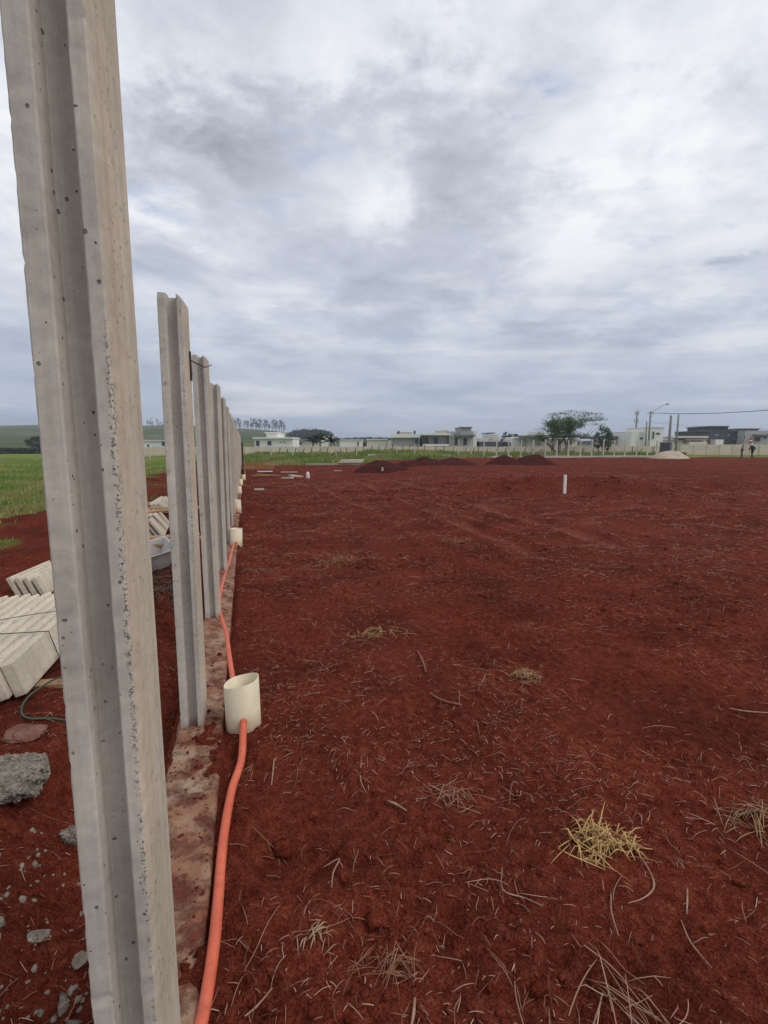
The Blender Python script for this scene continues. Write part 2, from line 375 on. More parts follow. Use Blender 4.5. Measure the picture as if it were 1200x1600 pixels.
def make_concrete(name, pits=True, seam=False, tone=(0.52, 0.48, 0.42), tan=True, soil_base=False, pale=1.0):
    t = NT(name); v = t.coord('Object', rnd=True); o = t.xyz(t.tc.outputs['Object'])
    tone = tuple(c * pale for c in tone)
    n1 = t.noise(v, 3.0, 6, 0.6, 0.2); n2 = t.noise(v, 42, 5, 0.65)
    base = t.ramp(n1, [(0.28, tuple(c * 0.80 for c in tone)), (0.52, tone), (0.76, tuple(min(1, c * 1.16) for c in tone))])
    base = t.mix(0.55, base, t.ramp(n2, [(0.3, 0.74), (0.6, 1.04), (0.8, 1.1)]), 'MULTIPLY')
    vs = t.coord('Object', (30, 30, 0.9), rnd=True)
    st = t.ramp(t.noise(vs, 1.0, 5, 0.65), [(0.33, (0.66, 0.61, 0.54)), (0.60, (1.0, 1.0, 1.0))])
    base = t.mix(0.42, base, st, 'MULTIPLY')
    if tan:   # rust-yellow form stain on the outer side
        f = t.m('MULTIPLY', t.ramp(t.m('MULTIPLY_ADD', o[0], 1.0, 0.5), [(0.553, 0.0), (0.563, 1.0)]), t.ramp(t.noise(vs, 0.7, 4, 0.6), [(0.3, 0.35), (0.7, 1.0)]))
        base = t.mix(f, base, t.mix(1.0, base, (1.04, 0.93, 0.79), 'MULTIPLY'))
    hb = t.m('MULTIPLY', n2, 0.15); hh = hb
    if pits:
        def pit(scale, thr, gate, sq=1.0):
            vv = t.coord('Object', (1, 1, sq), (scale, 2.0, 1.0), rnd=True)
            wob = t.noise(vv, 60, 3, 0.6)
            d = t.voro(vv, scale); c = t.xyz(t.voro(vv, scale, 'Color'))[0]
            dd = t.m('MULTIPLY_ADD', wob, 0.22, t.m('SUBTRACT', d, 0.11))
            dd = t.m('DIVIDE', dd, t.m('MULTIPLY_ADD', t.m('SUBTRACT', c, gate, clamp=True), thr / (1 - gate), 0.0005))
            return t.ramp(dd, [(0.75, 1.0), (1.0, 0.0)])
        p = t.m('MAXIMUM', pit(26, 0.15, 0.42, 1.6), pit(60, 0.24, 0.62, 0.8))
        p = t.m('MULTIPLY', p, t.ramp(t.noise(v, 2.3, 3, 0.5), [(0.40, 0.1), (0.50, 1.0)]))
        if tan: p = t.m('MULTIPLY', p, t.m('SUBTRACT', 1.0, t.m('MULTIPLY', f, 0.85), clamp=True))
        if seam:  # honeycombed joint line down the outer front edge
            band = t.m('SUBTRACT', 1.0, t.m('DIVIDE', t.m('ABSOLUTE', t.m('ADD', t.m('SUBTRACT', o[0], 0.0555), t.m('MULTIPLY_ADD', t.noise(v, 25, 3, 0.6), 0.010, -0.005))), 0.006), clamp=True)
            zone = t.m('MULTIPLY', t.ramp(t.m('DIVIDE', o[2], 3.0), [(0.03, 0.0), (0.20, 0.35), (0.27, 0.75), (0.33, 0.45), (0.46, 1.0), (0.56, 1.0), (0.62, 0.0)]), band)
            hc = t.m('MULTIPLY', t.ramp(t.noise(v, 150, 3, 0.7), [(0.53, 0.0), (0.62, 1.0)]), zone)
            front = t.ramp(t.m('ADD', o[1], 0.5), [(0.43, 1.0), (0.45, 0.0)])
            p = t.m('MAXIMUM', p, t.m('MULTIPLY', hc, front))
        base = t.mix(t.m('MULTIPLY', p, 0.78), base, (0.095, 0.082, 0.070))  # dark colour paints the shade inside the pits and honeycomb
        hh = t.m('SUBTRACT', hb, p)
    if soil_base:
        w = t.coord('World'); zz = t.xyz(w)[2]
        f = t.m('MULTIPLY', t.ramp(t.m('ADD', zz, t.m('MULTIPLY', t.noise(v, 14, 5, 0.6), 0.16)), [(0.06, 1.0), (0.16, 0.0)]), 0.75)
        base = t.mix(f, base, (0.17, 0.055, 0.038))
    t.set('Base Color', base); t.set('Roughness', 0.88); t.set('Specular IOR Level', 0.2)
    t.bump(hh, 0.006, 1.0)
    return t.mat
M['post'] = make_concrete('post_concrete', seam=True, soil_base=True)
M['slab'] = make_concrete('slab_concrete', tan=False, tone=(0.43, 0.395, 0.34))
M['slab_pale'] = make_concrete('pale_slab_concrete', tan=False, tone=(0.62, 0.545, 0.435), soil_base=True)
M['rough_conc'] = simple('rubble_concrete', (0.52, 0.47, 0.39), (0.24, 0.19, 0.145), 30, 0.95, 0.03)
M['red_conc'] = simple('soil_stained_concrete', (0.27, 0.15, 0.115), (0.13, 0.04, 0.028), 14, 0.95, 0.02)
def make_beam():
    t = NT('footing_concrete'); v = t.coord('World')
    n1 = t.noise(v, 6, 6, 0.6, 0.4); n2 = t.noise(v, 30, 6, 0.7)
    c = t.ramp(n1, [(0.28, (0.19, 0.062, 0.036)), (0.48, (0.27, 0.140, 0.086)), (0.68, (0.32, 0.225, 0.150))])
    c = t.mix(0.4, c, t.ramp(n2, [(0.3, 0.65), (0.65, 1.05)]), 'MULTIPLY')
    d = t.ramp(t.noise(v, 9, 9, 0.75, 0.2), [(0.48, 0.0), (0.62, 1.0)])
    c = t.mix(t.m('MULTIPLY', d, 0.9), c, t.ramp(n2, [(0.3, SOIL_D), (0.7, (0.13, 0.027, 0.018))]))
    t.set('Base Color', c); t.set('Roughness', 0.9); t.set('Specular IOR Level', 0.2); t.bump(t.m('ADD', n2, t.m('MULTIPLY', d, 0.8)), 0.006); return t.mat
M['beam'] = make_beam()
M['wood'] = simple('raw_pine_board', (0.46, 0.29, 0.15), (0.27, 0.15, 0.075), 5, 0.85, 0.01, stretch=(0.4, 6, 6))
M['wood_orange'] = simple('wet_shutter_board', (0.40, 0.20, 0.095), (0.22, 0.095, 0.045), 4, 0.85, 0.01, stretch=(0.4, 6, 6))
def make_pvc():
    t = NT('cream_pvc'); v = t.coord('Object', rnd=True); o = t.xyz(t.tc.outputs['Object'])
    c = t.ramp(t.noise(v, 9, 5, 0.6), [(0.3, (0.60, 0.52, 0.36)), (0.7, (0.70, 0.61, 0.44))])
    f = t.m('MULTIPLY', t.ramp(t.m('ADD', o[2], t.m('MULTIPLY', t.noise(v, 20, 4), 0.08)), [(0.05, 1.0), (0.16, 0.0)]), 0.6)
    c = t.mix(f, c, (0.24, 0.09, 0.06)); sc = t.ramp(t.noise(t.coord('Object', (60, 60, 4), rnd=True), 1.0, 4, 0.6), [(0.62, 0.0), (0.72, 0.35)])
    t.set('Base Color', t.mix(sc, c, (0.35, 0.29, 0.20))); t.set('Roughness', 0.42); t.set('Specular IOR Level', 0.4); return t.mat
M['pvc'] = make_pvc()
def make_hose():
    t = NT('orange_conduit'); v = t.coord('World')
    c = t.ramp(t.noise(v, 7, 4, 0.6), [(0.3, (0.52, 0.100, 0.050)), (0.7, (0.62, 0.140, 0.072))])
    d = t.ramp(t.noise(v, 26, 6, 0.75), [(0.50, 0.0), (0.70, 0.7)])
    t.set('Base Color', t.mix(d, c, (0.33, 0.07, 0.04))); t.set('Roughness', 0.48); t.set('Specular IOR Level', 0.35); return t.mat
M['hose'] = make_hose()
M['steel'] = simple('rusty_steel', (0.07, 0.05, 0.04), (0.03, 0.02, 0.018), 20, 0.7, metal=0.3)
M['green_wire'] = simple('green_wire', (0.05, 0.10, 0.075), None, 8, 0.5)
M['white'] = simple('white_paint', (0.78, 0.77, 0.74), (0.66, 0.64, 0.60), 2.0, 0.6)
M['house_white'] = simple('house_white', (0.76, 0.745, 0.71), (0.66, 0.645, 0.61), 0.5, 0.85)
M['house_cream'] = simple('house_cream', (0.66, 0.61, 0.53), (0.55, 0.50, 0.43), 0.5, 0.85)
M['house_grey'] = simple('house_grey', (0.42, 0.41, 0.40), (0.35, 0.34, 0.335), 0.5, 0.85)
M['house_dark'] = simple('house_dark', (0.085, 0.092, 0.105), (0.065, 0.07, 0.08), 0.5, 0.8)
M['roof_grey'] = simple('roof_grey', (0.20, 0.20, 0.20), (0.14, 0.14, 0.14), 0.6, 0.85)
M['roof_tan'] = simple('roof_tan', (0.40, 0.36, 0.29), (0.30, 0.26, 0.21), 0.6, 0.85)
M['glass'] = simple('window_glass', (0.035, 0.04, 0.048), (0.025, 0.03, 0.035), 0.5, 0.12, spec=0.5)
M['tank'] = simple('tank_plastic', (0.03, 0.04, 0.055), None, 2, 0.5)
M['farwall'] = simple('far_wall_concrete', (0.64, 0.56, 0.44), (0.52, 0.445, 0.34), 0.9, 0.9)
M['kerb'] = simple('pale_kerb_concrete', (0.55, 0.51, 0.44), (0.42, 0.385, 0.32), 1.2, 0.9)
M['oldpost'] = simple('weathered_post', (0.10, 0.085, 0.07), (0.05, 0.042, 0.036), 6, 0.9)
M['bark'] = simple('bark', (0.13, 0.10, 0.075), (0.06, 0.045, 0.034), 5, 0.95, 0.03, stretch=(3, 3, 0.6))
M['pole'] = simple('pole_concrete', (0.26, 0.25, 0.235), (0.19, 0.18, 0.17), 2, 0.85)
M['metal_grey'] = simple('zinc_sheet', (0.22, 0.24, 0.265), (0.15, 0.165, 0.185), 3, 0.5, metal=0.4, stretch=(8, 8, 1))
M['sand'] = simple('pale_sand', (0.47, 0.39, 0.295), (0.34, 0.27, 0.20), 2.5, 0.95, 0.03)
M['brick'] = simple('brick_red', (0.20, 0.065, 0.042), (0.11, 0.035, 0.024), 6, 0.9)
M['red_sign'] = simple('red_sign_paint', (0.55, 0.05, 0.045), (0.45, 0.04, 0.035), 3, 0.5)
M['tub'] = simple('grey_tub_plastic', (0.44, 0.43, 0.41), (0.30, 0.27, 0.24), 5, 0.7)
M['brush'] = simple('dead_brush', (0.105, 0.07, 0.05), (0.04, 0.026, 0.02), 8, 0.95)
M['skin'] = simple('skin', (0.30, 0.17, 0.11), None, 6, 0.6)
M['shirt_dark'] = simple('dark_shirt', (0.025, 0.028, 0.035), None, 6, 0.9)
M['shirt_brown'] = simple('olive_shirt', (0.09, 0.085, 0.06), None, 6, 0.9)
M['trouser'] = simple('dark_trousers', (0.02, 0.022, 0.03), None, 6, 0.9)
M['trouser_brown'] = simple('brown_trousers', (0.11, 0.065, 0.045), None, 6, 0.9)
M['boot'] = simple('boot', (0.03, 0.02, 0.017), None, 6, 0.8)
def make_hill():
    t = NT('hill_pasture'); v = t.coord('World')
    a = t.noise(v, 0.012, 6, 0.6, 0.4); b = t.noise(t.coord('World', (0.3, 1.0, 1.0)), 0.05, 5, 0.6)
    c = t.ramp(a, [(0.36, (0.045, 0.070, 0.028)), (0.50, (0.085, 0.110, 0.045)), (0.64, (0.150, 0.145, 0.075))])
    t.set('Base Color', t.mix(0.7, c, t.ramp(b, [(0.35, 0.6), (0.65, 1.2)]), 'MULTIPLY')); t.set('Roughness', 1.0); t.set('Specular IOR Level', 0.0); return t.mat
M['hill'] = make_hill()

# ------------------------------------------------------------------ ground sheet
def graded(lo_fine, hi_fine, step, grow, lo, hi):
    a = list(np.arange(lo_fine, hi_fine + step * 0.5, step)); s = step
    while a[-1] < hi: s = max(step, min(s * (1 + grow), 400)); a.append(a[-1] + s)
    b = []; s = step; x = lo_fine
    while x > lo: s = s * (1 + grow); x -= s; b.append(x)
    return np.array(b[::-1] + a)
xs = graded(-1.9, 2.1, 0.0165, 0.0125, -3000, 3000)
ys = graded(0.75, 3.0, 0.0165, 0.0105, -60, 5000)
print('ground grid', len(xs), len(ys))
X, Y = np.meshgrid(xs, ys)
def grass_cover(x, y):
    xw = x * CT + y * ST; n = 0.9 * pn(x / 2.4, y / 2.4, 40) + 0.5 * pn(x / 0.7, y / 0.7, 41)
    left = sstep(-5.0, -5.9, xw + n * 0.9)
    fb = np.minimum(48 + 0.5 * x, 56.0)
    far = sstep(-0.4, 1.0, y - fb + n * 1.2)
    weeds = 0.55 * sstep(0.30, 0.6, pn(x / 1.6, y / 1.6, 44) + 0.3 * pn(x / .4, y / .4, 45)) * sstep(-2.2, -3.2, xw) * sstep(3, 6, y)
    return np.clip(np.maximum(np.maximum(left, far), weeds), 0, 1)
Z = G(X, Y)
rut = base_height.rut
cov = grass_cover(X, Y)
Z = np.where(np.hypot(X, Y) > 150, 0.25, Z)
def gz(x, y):
    i = int(np.clip(np.searchsorted(xs, x) - 1, 0, len(xs) - 2)); j = int(np.clip(np.searchsorted(ys, y) - 1, 0, len(ys) - 2))
    u = (x - xs[i]) / (xs[i + 1] - xs[i]); v = (y - ys[j]) / (ys[j + 1] - ys[j])
    return float((Z[j, i] * (1 - u) + Z[j, i + 1] * u) * (1 - v) + (Z[j + 1, i] * (1 - u) + Z[j + 1, i + 1] * u) * v)
nx, ny = len(xs), len(ys)
I = np.arange(nx * ny).reshape(ny, nx)
F_ = np.stack([I[:-1, :-1], I[:-1, 1:], I[1:, 1:], I[1:, :-1]], -1).reshape(-1, 4)
me = np_mesh('ground', np.stack([X, Y, Z], -1).reshape(-1, 3), F_)
vcol(me, np.stack([cov.ravel(), rut.ravel(), 0 * cov.ravel()], -1), 'cover')
tag(link('ground', me, M['ground'], smooth=True), kind='structure')

# far pasture hills
def hill_top(a):                      # elevation over 600 m by bearing (pixels of the survey photo)
    P = [(-900, 16), (-500, 30), (0, 33), (120, 34), (230, 34), (300, 33), (360, 30), (420, 25), (480, 17), (560, 11), (700, 6), (1300, 5), (2200, 9)]
    return np.interp(a, [p[0] for p in P], [p[1] for p in P])
hxs = np.linspace(-1500, 1500, 181); hys = np.linspace(170, 1100, 60)
HX, HY = np.meshgrid(hxs, hys)
def hill_z(x, y):
    a = 600 + 781.7 * x / y; top = hill_top(a) * 600 / 788.0 + 1.6
    f = np.clip((y - 180) / 420, 0, 1.0) ** 1.25
    return 0.1 + (top - 0.1) * f * sstep(1300, 900, y) + 1.2 * pn(x / 90, y / 90, 51) * f
HZ = hill_z(HX, HY)
I = np.arange(HX.size).reshape(HX.shape)
me = np_mesh('hills', np.stack([HX, HY, HZ], -1).reshape(-1, 3), np.stack([I[:-1, :-1], I[:-1, 1:], I[1:, 1:], I[1:, :-1]], -1).reshape(-1, 4))
tag(link('hills', me, M['hill'], smooth=True), kind='structure')

# ------------------------------------------------------------------ concrete posts of the new wall
def post_section():
    w, d = 0.118, 0.19
    # front edge left to right, then outer side, back, inner side; (u, v)
    half = [(0.003, 0.0), (0.036, 0.0), (0.0395, 0.004), (0.045, 0.040), (0.048, 0.043), (0.087, 0.043), (0.089, 0.040), (0.0915, 0.003), (0.0945, 0.0), (0.1165, 0.0), (0.1195, 0.003), (0.1255, 0.05), (0.129, d * 0.5)]
    back = [(0.131, d - 0.05), (0.1315, d - 0.006), (0.1265, d), (0.0945, d), (0.0915, d - 0.003), (0.089, d - 0.040), (0.045, d - 0.040), (0.0395, d - 0.004), (0.036, d), (0.003, d), (0.0, d - 0.003), (-0.0035, d - 0.05), (-0.004, d * 0.5), (-0.0035, 0.05), (0.0, 0.003)]
    return [(u - 0.06, v - d / 2) for u, v in half + back]
SEC = post_section()
def post_mesh(name, height, seed, dz=0.02, buried=0.25):
    n = len(SEC); zs = np.arange(-buried, height - 0.0301, dz); zs = np.concatenate([zs, [height - 0.03, height - 0.012, height]])
    U = np.array([p[0] for p in SEC]); W = np.array([p[1] for p in SEC]); V = []
    sharp = np.array([1.0 if i in (0, 1, 8, 9, 10, 26, 27) else 0.35 for i in range(n)])
    for z in zs:
        k = np.arange(n)
        e2 = pn(k * 0.31 + seed, z * 45 + 0 * k, seed + 1)
        chip = -np.clip(pn(k * 0.33 + 3 * seed, z * 22 + 0 * k, seed + 2) - 0.36, 0, 1) * 0.006 - np.clip(pn(k * 0.33 + 5 * seed, z * 60 + 0 * k, seed + 3) - 0.42, 0, 1) * 0.008
        off = (0.0005 * e2 + chip) * (sharp > 0.9)
        bow = 0.002 * math.sin(z * 1.3 + seed)
        u = U * (1 + off / 0.06) + bow; w = W * (1 + off / 0.083)
        zz = np.full(n, z)
        if z > height - 0.035:      # rounded, chamfered head, lower over the groove and the outer corner
            tt = (z - (height - 0.03)) / 0.03
            zz = zz - 0.030 * np.clip((U - 0.045) / 0.02, 0, 1) * np.clip(tt, 0, 1) - 0.012 * (np.abs(W) < 0.055) * np.clip(tt, 0, 1)
            u = u * (1 - 0.05 * max(tt, 0) ** 2); w = w * (1 - 0.03 * max(tt, 0) ** 2)
        V.append(np.stack([u, w, zz], -1))
    V = np.concatenate(V); m = len(zs)
    I = np.arange(m * n).reshape(m, n); J = np.roll(I, -1, 1)
    F = np.stack([I[:-1], J[:-1], J[1:], I[1:]], -1).reshape(-1, 4).tolist()
    F.append(list(I[-1])); F.append(list(I[0][::-1]))
    me = bpy.data.meshes.new(name); me.from_pydata(V.tolist(), [], F)
    me.shade_smooth(); me.set_sharp_from_angle(angle=R(24))
    return me
PX = -0.352
ordinal = ['', 'nearest', 'second', 'third', 'fourth', 'fifth', 'sixth', 'seventh']
post_lab = {1: 'tall grooved concrete post nearest the camera, cut off by the top of the picture',
            2: 'grooved concrete post standing behind the nearest one, with a dark steel hook near its top',
            3: 'third grooved concrete post along the row, base just above the stained footing', 4: 'fourth grooved concrete post along the row from the camera',
            5: 'fifth grooved concrete post along the row from the camera', 6: 'sixth grooved concrete post, last open one before the panelled wall'}
post_s = {1: 1.085, 2: 2.96, 3: 4.86, 4: 6.72, 5: 8.58, 6: 10.44}
post_x = {1: -0.281, 2: -0.352, 3: -0.355, 4: -0.352, 5: -0.356, 6: -0.352}
post_top = {1: 2.56, 2: 2.40, 3: 2.42, 4: 2.40, 5: 2.41, 6: 2.41}
post_tilt = {1: (0.0, 0.0), 2: (0.3, 0.2), 3: (0.0, -0.2), 4: (0.2, 0.1), 5: (0, 0.2), 6: (0, 0)}
for k in range(1, 7):
    x, y = wl(post_x[k], post_s[k])
    me = post_mesh('concrete_post', post_top[k], k, dz=0.012 if k <= 3 else 0.03)
    o = link('concrete_post', me, M['post'])
    o.location = (x, y, 0.0); o.rotation_euler = (R(post_tilt[k][0]), R(post_tilt[k][1]), TH)
    tag(o, post_lab[k], 'post', 'open concrete posts of the unfinished wall')
    if k == 2:
        mb = MB(); mb.tube([(0.064, 0.03, 2.12), (0.072, 0.03, 2.135), (0.074, 0.03, 2.02), (0.073, 0.031, 1.98)], 0.007, 6)
        mb.tube([(0.07, 0.03, 2.09), (0.10, 0.75, 2.155), (0.085, 1.82, 2.33)], 0.004, 5)
        h = mb.build('steel_hook', M['steel'], o); h['label'] = 'dark bent steel hook with a thin rod running to the next post'

# panelled part of the wall
wall_s = [12.30 + 1.86 * i for i in range(15)]
ax, ay = wl(PX, post_s[6])
wall = thing('precast_wall', (ax, ay, 0), 'long grey wall of stacked precast concrete slabs between posts, receding to the far corner', 'wall', TH)
pm = post_mesh('wall_post', 2.41, 9, dz=0.1)
for i, s in enumerate(wall_s):
    o = link('wall_post', pm if i == 0 else pm, M['post'] if i == 0 else [], wall); o.location = (0.004 * random.uniform(-1, 1), s - post_s[6], 0.01 * random.uniform(-1, 1))
sm = MB().box(-0.021, 0.021, -0.89, 0.89, 0, 0.386, bev=0.008).mesh('wall_slab'); first = True
for i in range(len(wall_s)):
    s0 = post_s[6] if i == 0 else wall_s[i - 1]
    for j in range(6):
        o = link('wall_slab', sm, M['slab'] if first else [], wall); first = False
        o.location = (random.uniform(-.006, .006), s0 + 0.93 - post_s[6], 0.02 + j * 0.391); o.rotation_euler = (0, R(random.uniform(-.5, .5)), R(random.uniform(-.3, .3)))

# footing beam
def beam_mesh():
    s_ = graded(1.30, 3.6, 0.02, 0.02, 1.25, 38.6); s_ = s_[(s_ > 1.25) & (s_ < 38.6)]
    prof = [(-0.435, -0.35), (-0.433, 0.0), (-0.428, 0.012), (-0.41, 0.02), (-0.37, 0.021), (-0.33, 0.02), (-0.29, 0.021), (-0.25, 0.02), (-0.215, 0.02), (-0.195, 0.019), (-0.184, 0.012), (-0.181, 0.0), (-0.180, -0.35)]
    V = []
    for s in s_:
        for k, (a, z) in enumerate(prof):
            e = 0.004 * float(pn(s * 11, k * 0.7, 61)) + 0.006 * float(pn(s * 2.5, k * 0.4, 62))
            dz_ = 0.004 * float(pn(s * 14, a * 30, 63))
            joint = 0.012 if (abs(s - 2.30) < 0.012 or abs(s - 2.42) < 0.01 or abs(s - 3.9) < 0.015) and z > -0.1 else 0
            if k in (1, 2, 9, 10, 11): chip = 0.02 * max(0, float(pn(s * 7, k * 0.5, 64)) - 0.25)
            else: chip = 0
            x, y = wl(a + e + (-chip if k > 6 else chip), s); V.append((x, y, z + (dz_ if z > -0.1 else 0) - joint - chip * 0.6))
    n = len(prof); I = np.arange(len(V)).reshape(-1, n)
    F = np.stack([I[:-1, :-1], I[:-1, 1:], I[1:, 1:], I[1:, :-1]], -1).reshape(-1, 4)
    me = np_mesh('footing_beam', np.array(V), F); return me
fb = link('footing_beam', beam_mesh(), M['beam'])
tag(fb, 'soil-stained concrete footing beam running along the ground under the posts', 'footing')

# ------------------------------------------------------------------ pvc pipe stubs and the orange hose
def ring_pipe(name, r, h, slant, seed):
    n = 40; t = 0.0055; V = []; F = []
    for (rr, top) in ((r, 0), (r, 1), (r - t * 0.4, 2), (r - t, 1), (r - t, 0)):
        for k in range(n):
            c = 2 * math.pi * k / n; x, y = rr * math.cos(c), rr * math.sin(c)
            zt = h + slant * x / r + 0.003 * math.sin(3 * c + seed) if top else -0.06
            if top == 2: zt += 0.0015
            V.append((x, y, zt))
    for j in range(4):
        for k in range(n):
            a = j * n + k; b = j * n + (k + 1) % n; F.append((a, b, b + n, a + n))
    me = bpy.data.meshes.new(name); me.from_pydata(V, [], F); me.shade_smooth(); return me
pipe_lab = ['short cream plastic pipe stub nearest the camera, open at the top beside the second post',
            'second cream plastic pipe stub along the orange hose', 'third cream plastic pipe stub along the orange hose',
            'fourth cream plastic pipe stub beside the panelled wall', 'fifth cream plastic pipe stub beside the panelled wall', 'farthest cream plastic pipe stub, set slightly out from the wall']
pipe_px = [(381, 1131), (369, 852), (371, 801), (373.5, 772), (376, 759), (380.5, 750)]
pipe_c = []
for i, (a, b) in enumerate(pipe_px):
    x, y = gp(a, b, 0.0); pipe_c.append((x, y)); z = gz(x, y)
    o = link('pipe_stub', ring_pipe('pipe_stub', 0.1, 0.285 if i == 0 else 0.29 + 0.02 * random.uniform(-1, 1), 0.018 if i == 0 else random.uniform(-.01, .01), i), M['pvc'])
    o.location = (x, y, z - 0.005); o.rotation_euler = (R(random.uniform(-2, 2)), R(-1.5 if i == 0 else random.uniform(-3, 2)), 0)
    tag(o, pipe_lab[i], 'pipe', 'pipe stubs along the hose')
def hose_pt(px, py, lift=0.026):
    x, y = gp(px, py, 0.02); return (x, y, gz(x, y) + lift)
c0, c1, c2, c3, c4, c5 = [Vector((x, y, gz(x, y))) for x, y in pipe_c]
HP = [hose_pt(262, 1760), hose_pt(296, 1650), hose_pt(318, 1580), hose_pt(334, 1490), hose_pt(341, 1400), hose_pt(349, 1310), hose_pt(362, 1235), hose_pt(377, 1185, 0.04),
      tuple(c0 + Vector((0.035, -0.13, 0.075))), tuple(c0 + Vector((0.025, -0.09, 0.085))), tuple(c0 + Vector((-0.03, 0.04, 0.07))), tuple(c0 + Vector((-0.085, 0.16, 0.04))),
      hose_pt(359, 1030), hose_pt(353, 988), hose_pt(344, 958), hose_pt(343, 935), hose_pt(350, 902), hose_pt(358, 878), tuple(c1 + Vector((0.02, -0.22, 0.05))), tuple(c1 + Vector((0.03, -0.09, 0.08))),
      tuple(c1 + Vector((-0.06, 0.06, 0.1))), tuple(c1 + Vector((-0.14, 0.25, 0.05))), hose_pt(357.5, 828), hose_pt(364, 817), hose_pt(360.5, 806), tuple(c2 + Vector((0.02, -0.3, 0.04))), tuple(c2 + Vector((0.0, 0, 0.1))),
      tuple(c2 + Vector((-0.15, 0.5, 0.03))), hose_pt(366.5, 783), tuple(c3 + Vector((0, -0.3, 0.05))), tuple(c3 + Vector((-0.1, 0.3, 0.05))), hose_pt(371, 766), tuple(c4 + Vector((0, -0.2, 0.06))), tuple(c4 + Vector((-.1, .3, .05))), tuple(c5 + Vector((-.1, -.3, .05))), tuple(c5 + Vector((0, 0, 0.1)))]
mb = MB(); mb.tube(catmull(HP, 9), 0.0195, 14)
tag(mb.build('orange_hose', M['hose'], smooth=True), 'long orange hose lying along the footing and threaded through the pipe stubs', 'hose')

# ------------------------------------------------------------------ stacked slabs, boards and rubble on the left
slab_me = {}
def slab(name, L, H, T, base_w, s0, lean, z, label, mat='slab_pale', yaw=0.0, group=None):
    key = (L, H, T)
    if key not in slab_me: slab_me[key] = MB().box(-T / 2, T / 2, 0, L, 0, H, bev=0.007).mesh('concrete_slab'); fresh = True
    else: fresh = False
    o = link('concrete_slab', slab_me[key], M[mat] if fresh else [])
    x, y = wl(base_w, s0); o.location = (x, y, z); o.rotation_euler = (0, R(-lean), TH + R(yaw))
    tag(o, label, 'slab', group); return o
names = ['front', 'second', 'third', 'fourth', 'fifth', 'sixth', 'seventh', 'eighth', 'ninth', 'tenth', 'eleventh', 'twelfth']
for i in range(9):
    s0 = 3.52 + random.uniform(-0.03, 0.03) - (0.02 * i)
    x, y = wl(-1.5, s0)
    slab('s', 1.75, 0.235, 0.075, -1.44 - 0.082 * i, s0, 17, 0.03 + 0.002 * i, f'pale concrete slab leaning in the large near stack, {names[i]} counted from the trench', group='slabs of the near stack')
mb = MB(); mb.box(-0.05, 0.05, -0.55, 0.55, -0.04, 0.035)
for s, w in ((3.75, 'near'), (4.9, 'far')):
    x, y = wl(-1.75, s); o = link('bearer_timber', mb.mesh('bearer_timber'), M['wood']); o.location = (x, y, -0.01); o.rotation_euler = (0, 0, TH + R(90 - 6))
    tag(o, f'rough timber bearer under the {w} end of the big slab stack', 'timber', 'bearers under the slabs')
# binding wire round the near stack
def stackpt(i, up, s, out=0.004):
    bx = -1.44 - 0.082 * i + 0.037 + out; l = R(17); x, y = wl(bx - math.sin(l) * up + out * math.cos(l), s); return (x, y, 0.01 + math.cos(l) * up + out + 0.01 + 0.023 * math.sin(l))
mb = MB()
mb.tube([stackpt(0, 0.01, 4.05, .01), stackpt(0, 0.13, 4.06, .01), stackpt(0, 0.24, 4.05, 0.014), stackpt(4, 0.255, 4.02, .02), stackpt(7, 0.255, 4.0, .02)], 0.004, 5)
mb.tube([stackpt(0, 0.245, 4.55, .014), stackpt(3, 0.26, 4.42, .02), stackpt(7, 0.255, 4.3, .02)], 0.0035, 5)
tag(mb.build('binding_wire', M['green_wire']), 'thin dark wire tied over the large near slab stack', 'wire')
for i in range(4):
    slab('s', 0.8, 0.27, 0.05, -2.10 - 0.085 * i, 5.9 + 0.02 * i, 24, 0.0, f'concrete slab in the small stack behind the big one, {names[i]} from the right', yaw=-8, group='slabs of the small stack')
for i in range(5):
    slab('s', 1.6, 0.38, 0.05, -1.42 - 0.09 * i, 9.2 + 0.03 * i, 34, 0.06, f'pale concrete slab of the far stack under boards, {names[i]} from the trench', yaw=4, group='slabs of the board-topped stack')
for i in range(3):
    slab('s', 1.8, 0.38, 0.05, -1.75 - 0.09 * i, 12.6, 50, 0.05, f'pale concrete slab of the farthest stack by the grass, {names[i]} from the trench', group='slabs of the farthest stack')
def board(name, p, L, W, T, rz, label, tilt=0.0, mat='wood', roll=0.0):
    mb = MB().box(-L / 2, L / 2, -W / 2, W / 2, -T / 2, T / 2, bev=0.003); o = mb.build(name, M[mat]); o.location = p; o.rotation_euler = (R(roll), R(tilt), R(rz)); return tag(o, label, 'board')
x, y = wl(-1.62, 9.6)
board('wooden_board', (x, y, 0.47), 2.4, 0.20, 0.03, 20, 'pale wooden board lying on top of the board-topped slab stack', -3)
board('wooden_board', (x - .1, y + .7, 0.44), 2.2, 0.14, 0.03, 9, 'narrow wooden board behind the one on top of the slab stack', 1)
x, y = wl(-1.45, 7.7)
board('wooden_board', (x, y, 0.31), 1.5, 0.2, 0.035, 12, 'upper of the loose boards lying across the grey tub', -2)
board('wooden_board', (x - .1, y - .25, 0.265), 1.7, 0.16, 0.035, 4, 'middle one of the loose boards lying across the grey tub', -1)
board('wooden_board', (x + .05, y - .05, 0.20), 1.6, 0.14, 0.035, 24, 'lowest loose board sticking out beside the grey tub', -6)
x, y = wl(-2.6, 14.2); board('wooden_board', (x, y, 0.16), 1.8, 0.12, 0.03, 5, 'lone thin board on the red soil near the grass', 0)
x, y = wl(-2.3, 12.6); board('wooden_board', (x, y, 0.12), 1.5, 0.12, 0.03, -4, 'short board on the red soil in front of the farthest slabs', 0)
